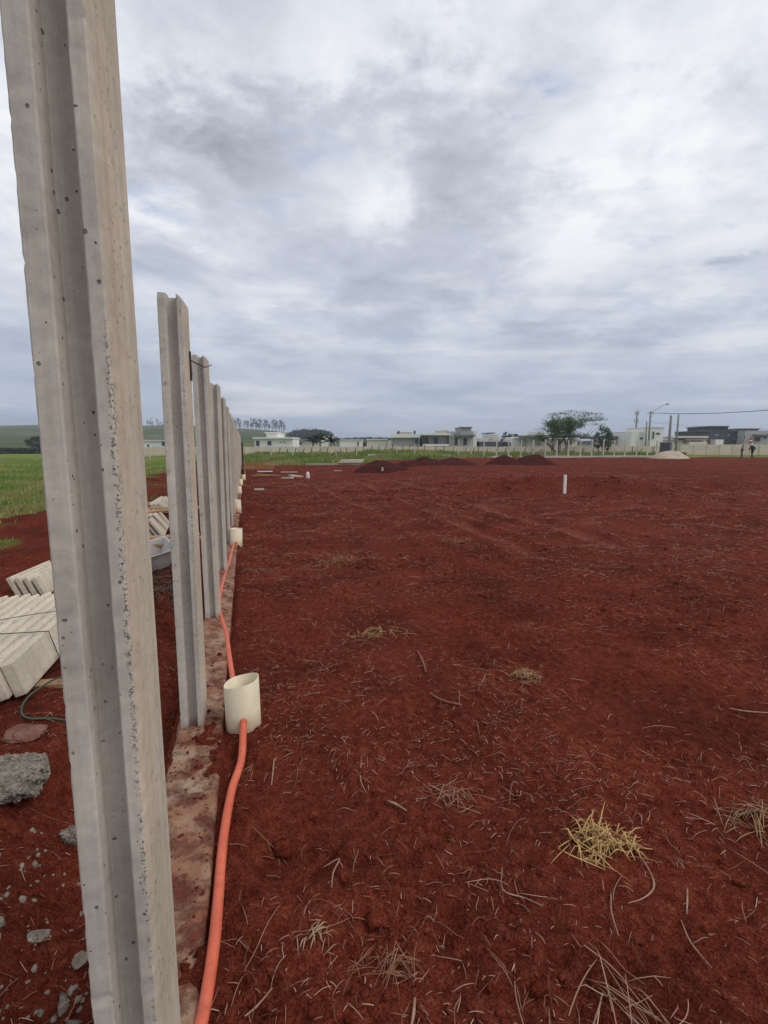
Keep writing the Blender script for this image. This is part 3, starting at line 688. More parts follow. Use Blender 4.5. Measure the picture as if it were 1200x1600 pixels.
# mortar tub
mb = MB(); lo = [(-0.28, -0.18), (0.28, -0.18), (0.28, 0.18), (-0.28, 0.18)]; hi = [(-0.42, -0.28), (0.42, -0.28), (0.42, 0.28), (-0.42, 0.28)]
V = [(a, b, 0) for a, b in lo] + [(a * 0.9 + c * 0.1, b * 0.9 + d * 0.1, 0.02) for (a, b), (c, d) in zip(lo, hi)] + [(a, b, 0.24) for a, b in hi] + [(a * 1.06, b * 1.08, 0.25) for a, b in hi] + [(a * 0.97, b * 0.96, 0.245) for a, b in hi] + [(a * 0.94, b * 0.92, 0.02) for a, b in lo]
F = [(3, 2, 1, 0)] + [(j * 4 + k, j * 4 + (k + 1) % 4, j * 4 + 4 + (k + 1) % 4, j * 4 + 4 + k) for j in range(5) for k in range(4)] + [(20, 21, 22, 23)]
mb.add(V, F); o = mb.build('mortar_tub', M['tub']); x, y = wl(-1.36, 7.05); o.location = (x, y, gz(x, y) + 0.0); o.rotation_euler = (R(8), R(-12), TH + R(25))
tag(o, 'grey mixing tub tipped on the dark brush beside the trench', 'tub')

def lump(name, r, seed, rough=0.25, sub=4, flat=1.0, freq=3.0, fine=0.06, cuts=5):
    bm = bmesh.new(); bmesh.ops.create_icosphere(bm, subdivisions=sub, radius=1)
    P = np.array([v.co[:] for v in bm.verts])
    n = pn(P[:, 0] * freq * .5 + P[:, 2] * 1.3, P[:, 1] * freq * .5 - P[:, 2] * .9, seed) + 0.5 * pn(P[:, 0] * freq + P[:, 2] * 2.1, P[:, 1] * freq + P[:, 2] * 1.7, seed + 1)
    f = pn(P[:, 0] * freq * 4 + P[:, 2] * 7, P[:, 1] * freq * 4 - P[:, 2] * 6, seed + 2) + pn(P[:, 0] * freq * 8 + P[:, 2] * 13, P[:, 1] * freq * 8 + P[:, 2] * 11, seed + 3)
    k = 1 + rough * n + fine * f
    g_ = np.random.default_rng(seed)
    for _ in range(cuts):
        q = g_.normal(0, 1, 3); q /= np.linalg.norm(q); c = g_.uniform(.45, .8); dd = (P @ q) * k; k = np.where(dd > c, k * (c + .12 * (dd - c)) / np.maximum(dd, 1e-6), k)
    for v, kk in zip(bm.verts, k): v.co = Vector((v.co.x * kk * r[0], v.co.y * kk * r[1], v.co.z * kk * r[2]))
    me = bpy.data.meshes.new(name); bm.to_mesh(me); bm.free(); return me
def pebbly(o, r, n, seed):
    # broken aggregate standing proud of the lump, part of the same mass
    g = np.random.default_rng(seed); me = o.data; V0 = np.array([v.co[:] for v in me.vertices]); N0 = np.array([v.normal[:] for v in me.vertices]); F0 = [list(p.vertices) for p in me.polygons]
    bm = bmesh.new(); bmesh.ops.create_icosphere(bm, subdivisions=1, radius=1); B = np.array([v.co[:] for v in bm.verts]); T = np.array([[v.index for v in f.verts] for f in bm.faces]); bm.free()
    i = g.integers(0, len(V0), n); k = g.uniform(.03, .10, n) * r
    P = B[None] * (k[:, None, None] * g.uniform(.65, 1.35, (n, len(B), 1))) + (V0[i] + N0[i] * (k * g.uniform(-.2, .5, n))[:, None])[:, None]
    F = F0 + (T[None] + (len(V0) + np.arange(n) * len(B))[:, None, None]).reshape(-1, 3).tolist()
    m2 = bpy.data.meshes.new(me.name); m2.from_pydata(np.concatenate([V0, P.reshape(-1, 3)]).tolist(), [], F); m2.materials.append(me.materials[0]); o.data = m2
def put_lump(name, px, py, r, seed, mat, label, cat, sink=0.4, rz=0, **kw):
    x, y = gp(px, py, -0.03); o = link(name, lump(name, r, seed, **kw), M[mat]); o.location = (x, y, gz(x, y) + r[2] * (1 - 2 * sink)); o.rotation_euler = (0, 0, rz); return tag(o, label, cat)
put_lump('concrete_rubble', 26, 1228, (0.20, 0.18, 0.11), 1, 'rough_conc', 'large pitted lump of grey concrete rubble left of the nearest post', 'rubble', 0.2, fine=0.07, sub=5, rough=0.30, cuts=9); pebbly(bpy.data.objects['concrete_rubble'], 0.10, 1100, 3)
put_lump('concrete_rubble', 108, 1252, (0.06, 0.055, 0.045), 5, 'rough_conc', 'small crumbling lump of concrete against the nearest post', 'rubble', 0.3, fine=0.12); pebbly(bpy.data.objects['concrete_rubble.001'], 0.07, 420, 4)
put_lump('concrete_rubble', 40, 1148, (0.105, 0.10, 0.03), 9, 'red_conc', 'flat red-stained concrete fragment behind the large rubble lump', 'rubble', 0.3, fine=0.07)
put_lump('concrete_rubble', 20, 1590, (0.035, 0.03, 0.02), 12, 'rough_conc', 'small grey stone in the bottom left corner', 'stone', 0.3)
put_lump('concrete_rubble', 118, 1418, (0.025, 0.03, 0.022), 14, 'rough_conc', 'pale grey stone lying against the left of the nearest post', 'stone', 0.3)
put_lump('concrete_rubble', 50, 1395, (0.05, 0.03, 0.02), 16, 'rough_conc', 'cluster of grey gravel stuck together below the rubble lump', 'stone', 0.35, fine=0.15)
# green wire loop
P = [hose_pt(110, 1060, 0.05), hose_pt(80, 1072, 0.05), hose_pt(45, 1095, 0.05), hose_pt(33, 1110, 0.03), hose_pt(45, 1117, 0.02), hose_pt(80, 1116, 0.02), hose_pt(115, 1112, 0.02)]
tag(MB().tube(catmull(P, 8), 0.006, 6).build('wire_loop', M['green_wire'], smooth=True), 'loop of dark green wire on the soil left of the nearest post', 'wire')

# dead brush heaped beside the trench
def brush():
    mb = MB()
    cx, cy = wl(-1.28, 6.3)
    for i in range(170):
        a = random.uniform(0, 6.28); rr = random.random() ** 0.5
        x = cx + 0.55 * rr * math.cos(a) - 0.15 * rr * math.sin(a); y = cy + 0.75 * rr * math.sin(a); z = gz(x, y) + random.uniform(0.0, 0.14) * (1 - rr * 0.5)
        h = random.uniform(0, 6.28); L = random.uniform(0.12, 0.4); d = Vector((math.cos(h), math.sin(h), random.uniform(-.25, .3)))
        p = Vector((x, y, z)); m = p + d * L * .5 + Vector((random.uniform(-.04, .04), random.uniform(-.04, .04), random.uniform(0, .05)))
        mb.tube([p, m, p + d * L], [0.012 * random.uniform(.4, 1), 0.008, 0.004], 4, cap=False)
    return mb
o = brush().build('brush_heap', M['brush']); tag(o, 'heap of dark dead brush and roots beside the trench', 'brush', kind='stuff')

# ------------------------------------------------------------------ litter on the red soil
def view_points(n, dmin, dmax, amin=-44, amax=44, power=0.0):
    """points in the plot in front of the camera; roughly even per solid angle of the ground seen"""
    u = rng.random(n); d = dmin * (dmax / dmin) ** u
    a = np.radians(rng.uniform(amin, amax, n)); return d * np.sin(a), d * np.cos(a)
def keep_soil(x, y, left=True):
    xw = x * CT + y * ST; s = -x * ST + y * CT
    ok = (grass_cover(x, y) < 0.5) & ~((xw > -0.47) & (xw < -0.14) & (s > 1.3)) & (y < 56)
    if not left: ok &= xw > -0.1
    return ok
def strands(name, x, y, length, width, colA, colB, label, curl=1.2, lift=0.004, arch=0.012, head=None, nseg=5):
    n = len(x); h = rng.uniform(0, 2 * math.pi, n) if head is None else head; k = rng.normal(0, curl, n); k2 = rng.normal(0, curl * .8, n)
    P = np.zeros((n, nseg, 3)); px, py = x.copy(), y.copy(); ang = h.copy()
    for j in range(nseg):
        t = j / (nseg - 1); P[:, j, 0] = px; P[:, j, 1] = py
        ang = ang + (k if j < nseg // 2 else k2) / nseg; px = px + np.cos(ang) * length / (nseg - 1); py = py + np.sin(ang) * length / (nseg - 1)
    ga, gm, gb = G(P[:, 0, 0], P[:, 0, 1]), G(P[:, nseg // 2, 0], P[:, nseg // 2, 1]), G(P[:, -1, 0], P[:, -1, 1])
    gm = np.maximum(gm, (ga + gb) / 2); e0, e1, em = arch * rng.random(n) ** 2, arch * rng.random(n) ** 2, arch * rng.random(n) * .6
    for j in range(nseg):
        t = j / (nseg - 1); P[:, j, 2] = ga * (1 - t) + gb * t + (gm - (ga + gb) / 2) * math.sin(math.pi * t) + lift + width * .4 + e0 * (1 - t) + e1 * t + em * math.sin(math.pi * t)
    T = np.gradient(P, axis=1); T /= np.linalg.norm(T, axis=2, keepdims=True) + 1e-9
    up = np.array([0, 0, 1.0]); S = np.cross(T, up); S /= np.linalg.norm(S, axis=2, keepdims=True) + 1e-9; U = np.cross(S, T)
    w = (width[:, None] * np.interp(np.linspace(0, 1, nseg), [0, .2, .8, 1], [.75, 1, .9, .45])[None, :])[..., None]
    V = np.stack([P + S * w * .5, P + U * w * .5, P - S * w * .5], 2)      # three-sided stem
    I = np.arange(n * nseg * 3).reshape(n, nseg, 3); J = np.roll(I, -1, 2)
    F = np.stack([I[:, :-1], I[:, 1:], J[:, 1:], J[:, :-1]], -1).reshape(-1, 4)
    me = np_mesh(name, V.reshape(-1, 3), F)
    m = rng.random((n, 1)); c = np.array(colA) * (1 - m) + np.array(colB) * m; c *= rng.uniform(0.7, 1.2, (n, 1)); q_ = rng.random((n, 1)) ** 2 * 0.65; c = c * (1 - q_) + np.array((0.13, 0.035, 0.022)) * q_
    vcol(me, np.repeat(c, nseg * 3, 0)); o = link(name, me, M['straw'])
    return tag(o, label, 'straw', kind='stuff')
def patchy(x, y, t=0.0):
    m = 0.7 * pn(x / 1.1, y / 0.8, 71) + 0.5 * pn(x / 0.35, y / 0.3, 72) + 0.5 * pn(x / 4, y / 4, 73)
    return rng.random(len(x)) < np.clip(0.34 + 0.85 * (m - t), 0.05, 1)
PALE, TANC, ROOT = (0.56, 0.36, 0.28), (0.30, 0.165, 0.095), (0.155, 0.052, 0.030)
x, y = view_points(42000, 0.85, 9); d = np.hypot(x, y); k = keep_soil(x, y) & patchy(x, y) & (rng.random(len(x)) < (0.13 + 0.77 * sstep(1.7, 3.4, d)) * (1 - 0.6 * sstep(6, 9, d))); x, y = x[k], y[k]; n = len(x)
strands('straw_litter', x, y, rng.gamma(1.3, 0.018, n) + 0.007, rng.uniform(0.0013, 0.0036, n), PALE, TANC, 'short pale straw stubble scattered over the near red soil', curl=0.6, arch=0.007)
x, y = view_points(800, 0.85, 7); k = keep_soil(x, y) & patchy(x, y, 0.05); x, y = x[k], y[k]; n = len(x)
strands('root_litter', x, y, rng.uniform(0.04, 0.15, n), rng.uniform(0.0012, 0.0028, n), ROOT, TANC, 'thin reddish roots and stems lying on the near red soil', curl=1.4, arch=0.012)
x, y = view_points(46000, 5.5, 24, -40, 42); k = keep_soil(x, y, False) & patchy(x, y, .04) & (rng.random(len(x)) < sstep(5.3, 9, np.hypot(x, y))); x, y = x[k], y[k]; n = len(x); d = np.hypot(x, y)
strands('field_straw', x, y, rng.gamma(2.0, 0.028, n) + 0.015, rng.uniform(0.6, 1.3, n) * (0.0016 + 0.00055 * d), (0.42, 0.24, 0.17), (0.26, 0.12, 0.07), 'pale straw strewn over the middle of the red field', nseg=4, arch=0.02, curl=0.8)
x, y = view_points(9000, 20, 52, -25, 40); k = keep_soil(x, y, False) & patchy(x, y, 0.1); x, y = x[k], y[k]; n = len(x)
strands('far_straw', x, y, rng.uniform(0.1, 0.4, n), rng.uniform(0.010, 0.022, n), (0.30, 0.15, 0.10), ROOT, 'straw flecks over the far part of the red field', nseg=3, arch=0.03)
# longer single stems
x, y = view_points(80, 0.9, 6.5); k = keep_soil(x, y); x, y = x[k], y[k]; n = len(x)
strands('long_stems', x, y, rng.uniform(0.07, 0.22, n), rng.uniform(0.0025, 0.0048, n), (0.42, 0.27, 0.19), TANC, 'longer pale stems lying loose on the red soil', curl=1.0, nseg=7, arch=0.012)

# clods of earth
def clods(name, x, y, r, label, sub):
    bm = bmesh.new(); bmesh.ops.create_icosphere(bm, subdivisions=sub, radius=1); B = np.array([v.co[:] for v in bm.verts]); T = np.array([[v.index for v in f.verts] for f in bm.faces]); bm.free()
    n = len(x); nv = len(B)
    J = 1 + rng.normal(0, 0.24, (n, nv, 1)); Sx = rng.uniform(0.7, 1.3, (n, 1, 3)) * np.array([1, 1, 0.75]); V = B[None] * J * Sx * r[:, None, None]
    a = rng.uniform(0, 6.28, n); c, s = np.cos(a)[:, None], np.sin(a)[:, None]; V = np.stack([V[..., 0] * c - V[..., 1] * s, V[..., 0] * s + V[..., 1] * c, V[..., 2]], -1)
    V += np.stack([x, y, G(x, y) - r * 0.12], -1)[:, None, :]
    F = (T[None] + (np.arange(n) * nv)[:, None, None]).reshape(-1, 3)
    me = np_mesh(name, V.reshape(-1, 3), F); m = rng.random((n, 1)); col = np.array(SOIL_D) * (1 - m) + np.array((0.145, 0.029, 0.019)) * m
    vcol(me, np.repeat(col, nv, 0)); return tag(link(name, me, M['clod' if 'pebble' in name else 'soil']), label, 'soil', kind='stuff')
x, y = view_points(13000, 0.85, 6); k = keep_soil(x, y) & patchy(x, y, -0.1); x, y = x[k], y[k]
clods('soil_crumbs', x, y, 0.002 + rng.gamma(1.1, 0.0030, len(x)), 'crumbs of dark red earth over the near soil', 1)
x, y = view_points(9000, 5, 24, -40, 42); k = keep_soil(x, y, False) & patchy(x, y, 0); x, y = x[k], y[k]
clods('field_clods', x, y, np.minimum(0.008 + rng.gamma(1.4, 0.009, len(x)), 0.04), 'clods of red earth over the middle of the field', 1)
x, y = view_points(45, 0.9, 5); k = keep_soil(x, y); x, y = x[k], y[k]
clods('larger_clods', x, y, 0.006 + rng.gamma(1.5, 0.0045, len(x)), 'larger rounded clods of red earth near the camera', 2)
# rough bank of dug earth along the terrace edge
x = rng.uniform(-3, 11, 1500); y = 17.2 + 0.1 * (x - 6) + rng.normal(0, 1.3, 1500)
clods('bank_clods', x, y, 0.010 + rng.gamma(1.5, 0.013, len(x)), 'lumpy clods along the low bank in the field', 1)
# crumbs lying on the footing
s_ = rng.uniform(1.4, 3.4, 1200); xw_ = rng.uniform(-0.41, -0.19, 1200); k = rng.random(1200) < 0.25 + 0.75 * soil_cover(xw_, s_); s_, xw_ = s_[k], xw_[k]
xx = xw_ * CT - s_ * ST; yy = xw_ * ST + s_ * CT
def on_beam():
    global G
    g0 = G; G = lambda a, b: np.maximum(g0(a, b), 0.021); clods('footing_crumbs', xx, yy, 0.0015 + rng.gamma(1.1, 0.0022, len(xx)), 'red soil crumbs lying on the footing beam', 1); G = g0
on_beam()
# pale pebbles
x, y = view_points(90, 0.9, 7); k = keep_soil(x, y); x, y = x[k], y[k]
o = clods('white_pebbles', x, y, 0.0014 + rng.gamma(1.2, 0.0009, len(x)), 'tiny pale pebbles dotted over the red soil', 1)
a = o.data.color_attributes['tint']; nn = len(o.data.vertices); a.data.foreach_set('color', np.tile(np.array([0.42, 0.33, 0.28, 1], np.float32), nn))

# grey gravel spilled left of the nearest post
g = [gp(a_, b_, -0.05) for a_, b_ in zip(rng.uniform(-40, 150, 150), rng.uniform(1270, 1640, 150))]
x = np.array([q[0] for q in g]); y = np.array([q[1] for q in g])
o = clods('spilled_gravel', x, y, 0.003 + rng.gamma(1.2, 0.004, len(x)), 'grey gravel spilled on the soil left of the nearest post', 1); o.data.materials[0] = M['rough_conc']
# notable single things on the soil
def tuft(name, px, py, n, rad, Lmin, Lmax, w, colA, colB, label, up=0.5):
    x0, y0 = gp(px, py, 0.02); V = []; F = []; C = []; heads = [random.uniform(0, 6.28) for _ in range(4)]
    for i in range(n):
        a = random.uniform(0, 6.28); r = rad * random.random() ** 0.7; r *= 1 + .35 * math.sin(2 * a + px) + .25 * math.sin(3 * a + py); p = Vector((x0 + r * math.cos(a) * 1.2, y0 + r * math.sin(a) * 0.9, 0)); p.z = gz(p.x, p.y) + random.uniform(0, 0.055) * max(0, 1 - r / rad)
        h = random.choice(heads) + random.gauss(0, .45) if random.random() < .65 else random.uniform(0, 6.28); e = random.uniform(0.0, up); d = Vector((math.cos(h) * math.cos(e), math.sin(h) * math.cos(e), math.sin(e))); L = random.uniform(Lmin, Lmax); ww = w * random.uniform(.5, 1.2)
        s = d.cross(Vector((random.uniform(-.4, .4), random.uniform(-.4, .4), 1))).normalized(); q = s.cross(d)
        pts = [p - d * L * .35, p + Vector((0, 0, .008)), p + d * L * .35 + Vector((0, 0, 0.01 * random.random())), p + d * L * .65 - Vector((0, 0, random.uniform(0, .35) * L))]
        ws = [.6, 1, .9, .2]; b = len(V); c = np.array(colA) * (1 - (m := random.random())) + np.array(colB) * m
        for k, (pt, k_) in enumerate(zip(pts, ws)):
            pt.z = max(pt.z, gz(pt.x, pt.y) + 0.002)
            V += [pt + s * ww * k_, pt + q * ww * k_ * 0.45, pt - s * ww * k_]; C += [c] * 3
        for k in range(3):
            for j in range(3): F.append((b + k * 3 + j, b + k * 3 + (j + 1) % 3, b + k * 3 + 3 + (j + 1) % 3, b + k * 3 + 3 + j))
    me = np_mesh(name, np.array([v[:] for v in V]), np.array(F)); vcol(me, np.array(C)); return tag(link(name, me, M['straw']), label, 'straw tuft')
GOLD, GOLD2 = (0.60, 0.40, 0.17), (0.42, 0.25, 0.10)
tuft('straw_tuft', 943, 1303, 190, 0.115, 0.04, 0.22, 0.0030, GOLD, GOLD2, 'golden tuft of dry straw on the red soil, the largest one', 1.05)
tuft('straw_tuft', 822, 1052, 60, 0.10, 0.05, 0.16, 0.003, (0.42, 0.28, 0.14), (0.3, 0.17, .09), 'small loose tuft of pale straw in the middle distance', 0.4)
tuft('straw_tuft', 1195, 1275, 60, 0.13, 0.08, 0.2, 0.0026, (0.34, 0.22, 0.12), (0.25, 0.13, .07), 'straw tuft cut by the right edge of the picture', 0.4)
tuft('straw_tuft', 985, 1570, 24, 0.10, 0.10, 0.24, 0.0019, (0.42, 0.28, 0.18), (0.27, 0.14, .08), 'flattened fan of pale stems at the bottom right', 0.25)
tuft('straw_tuft', 612, 1500, 46, 0.07, 0.06, 0.15, 0.0016, (0.24, 0.10, 0.055), (0.32, 0.17, .1), 'wiry reddish root tuft near the bottom centre', 0.5)
tuft('straw_tuft', 492, 1462, 18, 0.04, 0.04, 0.09, 0.0024, (0.42, 0.29, 0.18), (0.32, 0.19, .11), 'tiny star-shaped straw tuft below the pipe stub', 0.4)
tuft('straw_tuft', 700, 1235, 40, 0.11, 0.06, 0.18, 0.002, (0.36, 0.22, 0.14), (0.24, 0.11, .06), 'loose straw tuft by a dent in the soil', 0.35)
tuft('straw_tuft', 520, 875, 90, 0.40, 0.1, 0.3, 0.006, (0.30, 0.16, 0.075), (0.22, 0.095, .05), 'wide patch of orange straw in the field near the hose', 0.4)
tuft('straw_tuft', 720, 845, 70, 0.34, 0.1, 0.28, 0.006, (0.30, 0.15, 0.07), (0.22, 0.09, .045), 'orange straw patch beside the wheel track', 0.4)
tuft('straw_tuft', 585, 990, 46, 0.22, 0.06, 0.2, 0.0035, (0.44, 0.30, 0.13), (0.30, 0.17, .08), 'thin yellowish straw patch left of the middle', 0.4)
def stick(name, pts, r, label, mat='straw_stick'):
    P = [Vector(hose_pt(a, b, 0.008 + r)) for a, b in pts]; P = catmull(P, 4); n = len(P)
    return tag(MB().tube(P, [r * (1 - 0.5 * abs(2 * i / n - 0.8)) for i in range(n)], 6).build(name, M[mat], smooth=True), label, 'stick')
M['straw_stick'] = simple('dry_stem', (0.36, 0.235, 0.165), (0.22, 0.115, 0.075), 30, 0.9)
M['red_stick'] = simple('red_stem', (0.27, 0.10, 0.065), (0.15, 0.05, 0.03), 30, 0.9)
stick('dry_stick', [(652, 1015), (660, 1030), (666, 1050)], 0.010, 'short thick reddish stick standing out mid field', 'red_stick')
stick('dry_stick', [(671, 1083), (690, 1093), (722, 1100)], 0.008, 'bent stick right of the pipe stub, mid picture', 'red_stick')
stick('dry_stick', [(428, 1178), (426, 1200), (424, 1222)], 0.0042, 'straight pale stem pointing away, right of the hose')
stick('dry_stick', [(605, 1248), (618, 1254), (635, 1268)], 0.006, 'short split grey stick in the foreground')
stick('dry_stick', [(1000, 1322), (1018, 1355), (1022, 1380), (1005, 1397), (982, 1405)], 0.0036, 'long bent pale stem trailing from the golden tuft')
stick('dry_stick', [(955, 1390), (956, 1420), (967, 1460)], 0.0028, 'thin vertical stem below the golden tuft')
stick('dry_stick', [(1075, 1380), (1074, 1420)], 0.0034, 'straight white stem at the lower right')
stick('dry_stick', [(1065, 1428), (1080, 1470), (1113, 1506)], 0.0028, 'long curved stem at the lower right')
stick('dry_stick', [(565, 1185), (563, 1210), (572, 1232)], 0.0034, 'wavy pale stem in the centre foreground')
stick('dry_stick', [(505, 1342), (530, 1336), (521, 1365), (518, 1390)], 0.0032, 'forked pale stem left of centre')
stick('dry_stick', [(785, 1348), (786, 1382), (820, 1392), (848, 1408)], 0.003, 'hooked thin stem in the foreground centre')
stick('dry_stick', [(382, 1575), (400, 1555), (425, 1532)], 0.0034, 'straight stem beside the hose at the bottom')
stick('dry_stick', [(648, 1570), (646, 1595), (640, 1625)], 0.005, 'split pale stem at the bottom edge')
stick('dry_stick', [(925, 1600), (935, 1575), (942, 1550)], 0.0035, 'upright straw stem at the bottom right')
stick('dry_stick', [(1140, 1100), (1170, 1103), (1215, 1103)], 0.005, 'pale straight stick at the right edge')
put_lump('earth_clod', 840, 1560, (0.026, 0.024, 0.022), 31, 'soil', 'rounded clod of red earth at the bottom right of centre', 'clod', 0.2, rough=0.12, fine=0.03)
put_lump('earth_clod', 765, 1562, (0.015, 0.014, 0.012), 33, 'soil', 'small brown clod left of the bigger round one', 'clod', 0.2, rough=0.15, fine=0.03)
put_lump('earth_clod', 488, 1280, (0.026, 0.02, 0.015), 35, 'soil', 'flattish pink-brown clod in a dent below the pipe stub', 'clod', 0.25, rough=0.15)
put_lump('earth_clod', 1155, 1388, (0.025, 0.02, 0.018), 37, 'soil', 'clod of red earth by stems at the right', 'clod', 0.25, rough=0.15)

# ------------------------------------------------------------------ soil mounds and stakes
def mound(px0, px1, ytop, F, label, seed, depth=0.5, zb=None, mat='mound', peak=0.5, name='soil_mound', flat=0.0, cat='mound'):
    x0, x1 = hx(px0, F), hx(px1, F); cx = (x0 + x1) / 2; w = (x1 - x0) / 2; zb = gz(cx, F) if zb is None else zb; H = hz(ytop, F) - zb
    n = 44; u = np.linspace(-1.25, 1.25, n); Uu, Vv = np.meshgrid(u, u)
    off = (peak - 0.5) * 2
    r = np.hypot(np.where(Uu < off, (Uu - off) / (1 + off), (Uu - off) / (1 - off)), Vv) * (1 + 0.12 * pn(np.arctan2(Vv, Uu) * 1.2, 0 * Uu, seed))
    h = np.clip(1 - r, -0.15, 1); h = np.where(h > 0, h ** 0.9, h)
    if flat: h = np.minimum(h, flat + 0.12 * (h - flat)) / (flat + 0.12 * (1 - flat))
    else: h = h - 0.18 * np.clip(h - 0.72, 0, 1)
    h = h * (1.03 if not flat else 1) + 0.11 * pn(Uu * 2.6, Vv * 2.6, seed + 3) * (h > 0) + 0.06 * pn(Uu * 8, Vv * 8, seed + 4) * (0 if flat else 1)
    V = np.stack([cx + Uu * w, F + w * 0.55 + Vv * w * (depth * 2), zb - 0.03 + h * H], -1).reshape(-1, 3)
    I = np.arange(n * n).reshape(n, n)
    me = np_mesh(name, V, np.stack([I[:-1, :-1], I[:-1, 1:], I[1:, 1:], I[1:, :-1]], -1).reshape(-1, 4))
    return tag(link(name, me, M[mat], smooth=True), label, cat)
mound(551, 648, 717, 30, 'dark red soil mound nearest the camera, leftmost of the row', 1, peak=0.40)
mound(600, 665, 720, 33, 'low dark soil heap just right of the leftmost mound', 2)
mound(626, 704, 713, 34, 'broad rounded soil mound in the middle of the row', 3)
mound(668, 756, 714, 34.5, 'long low soil mound right of the broad rounded one', 4)
mound(760, 826, 710, 35, 'peaked soil mound left of the rightmost one', 5)
mound(802, 880, 708, 35, 'rightmost and tallest soil mound in front of the kerb', 6)
mound(1028, 1087, 704.5, 52, 'pale heap of sand with a flattened top by the metal booth', 8, mat='sand', name='sand_heap', flat=0.62, cat='sand heap')
def stake(px, pytop, pybase, F, w, mat, label, name='marker_stake'):
    x = hx(px, F); z = gz(x, F); h = hz(pytop, F) - z
    mb = MB(); mb.box(-w / 2, w / 2, -w / 3, w / 3, -0.2, h - w * .4, bev=w * .12); mb.prism([(-w / 2, h - w * .401), (w / 2, h - w * .401), (w * .12, h), (-w * .12, h)], -w / 3, w / 3)
    o = mb.build(name, M[mat]); o.location = (x, F, z); o.rotation_euler = (0, R(random.uniform(-1, 1)), R(20)); return tag(o, label, 'stake')
stake(885.5, 742, 773, 16.9, 0.10, 'white', 'tall white marker stake standing in the low bank on the right')
stake(597.5, 730, 741, 29.5, 0.10, 'kerb', 'short grey marker stake in front of the leftmost mound')
# white drum-like peg with debris by the wall end
x, y = gp(481, 748, 0.0)
mb = MB(); mb.tube([(0, 0, -.05), (0, 0, .24), (0, 0, .30), (0, 0, .34)], [.09, .09, .06, .04], 12); o = mb.build('plastic_jug', M['white'], smooth=False); o.location = (x, y, gz(x, y)); tag(o, 'small white plastic jug on the soil beyond the straw', 'jug')
def plank_at(px, py, L, W, T, rz, label, mat='wood', lift=0.05, tilt=0):
    x, y = gp(px, py, 0.05); return board('loose_board', (x, y, gz(x, y) + lift), L, W, T, rz, label, tilt, mat)
plank_at(414, 738, 0.9, 0.28, 0.05, 8, 'whitish board on the soil near the wall corner', 'white', 0.10)
plank_at(418, 743, 1.4, 0.16, 0.03, -12, 'pale wooden board under the whitish one near the wall corner', 'wood', 0.06, 3)
plank_at(408, 744, 1.0, 0.12, 0.03, 25, 'small wooden offcut beside the whitish board', 'wood')
plank_at(452, 739, 1.0, 0.18, 0.04, 3, 'thin pale board left of the white jug', 'kerb')
plank_at(462, 744, 0.7, 0.4, 0.12, 30, 'grey concrete offcut left of the white jug', 'slab_pale', 0.08, 8)
plank_at(449, 746, 0.6, 0.3, 0.06, -20, 'small pale fragment on the soil before the grass', 'kerb', 0.05)
plank_at(405, 765, 0.35, 0.18, 0.05, 15, 'little pale scrap on the soil along the wall', 'kerb', 0.04)
plank_at(528, 736, 0.5, 0.14, 0.04, 5, 'pale scrap in front of the grass', 'kerb', 0.04)
# timber and slabs by the grass
x, y = gp(520, 728.5, 0.05)
board('loose_board', (x, y, 0.22), 4.4, 0.25, 0.14, 1, 'long weathered timber lying at the edge of the grass', 0, 'roof_tan')
for i in range(3):
    x, y = gp(548 + 1.5 * i, 728.5 - i * 0.1, 0.05); o = board('concrete_slab', (x, y, 0.36 + 0.10 * i), 1.9, 0.4, 0.085, 3 + 4 * i, f'pale concrete slab stacked at the edge of the grass, {["bottom", "middle", "top"][i]} one', 0, 'kerb'); o['category'] = 'slab'
# shuttering boards at the corner of the wall
sh = thing('formwork', (*wl(-0.1, 36.6), 0), 'orange wooden formwork box at the far corner of the wall', 'formwork', TH)
for j in range(3):
    b = MB().box(0, 0.03, -8.5 + 1.5 * j, 0, 0.02 + 0.195 * j, 0.205 + 0.195 * j, bev=.004).build('board', M['wood_orange'], sh)
for j in range(2):
    for i in range(3):
        b = MB().box(0.06 + 0.66 * i, 0.70 + 0.66 * i, -0.02, 0.012, 0.03 + 0.245 * j, 0.265 + 0.245 * j, bev=.004).build('board', M['wood_orange'] if (i + j) % 3 else M['wood'], sh)
for i in range(4): MB().box(0.02 + 0.66 * i, 0.075 + 0.66 * i, 0.014, 0.06, -0.1, 0.62).build('stake', M['wood'], sh)
for i in range(6): MB().box(0.032, 0.075, -1.0 - 1.35 * i, -0.95 - 1.35 * i, -0.1, 0.60 - 0.06 * i).build('stake', M['wood'], sh)
x, y = wl(-0.2, 38.75); o = MB().box(-0.06, 0.06, -0.06, 0.06, -0.2, 1.95, bev=.01).build('corner_post', M['oldpost']); o.location = (x, y, 0); tag(o, 'dark brown wooden post at the far corner of the wall', 'post')

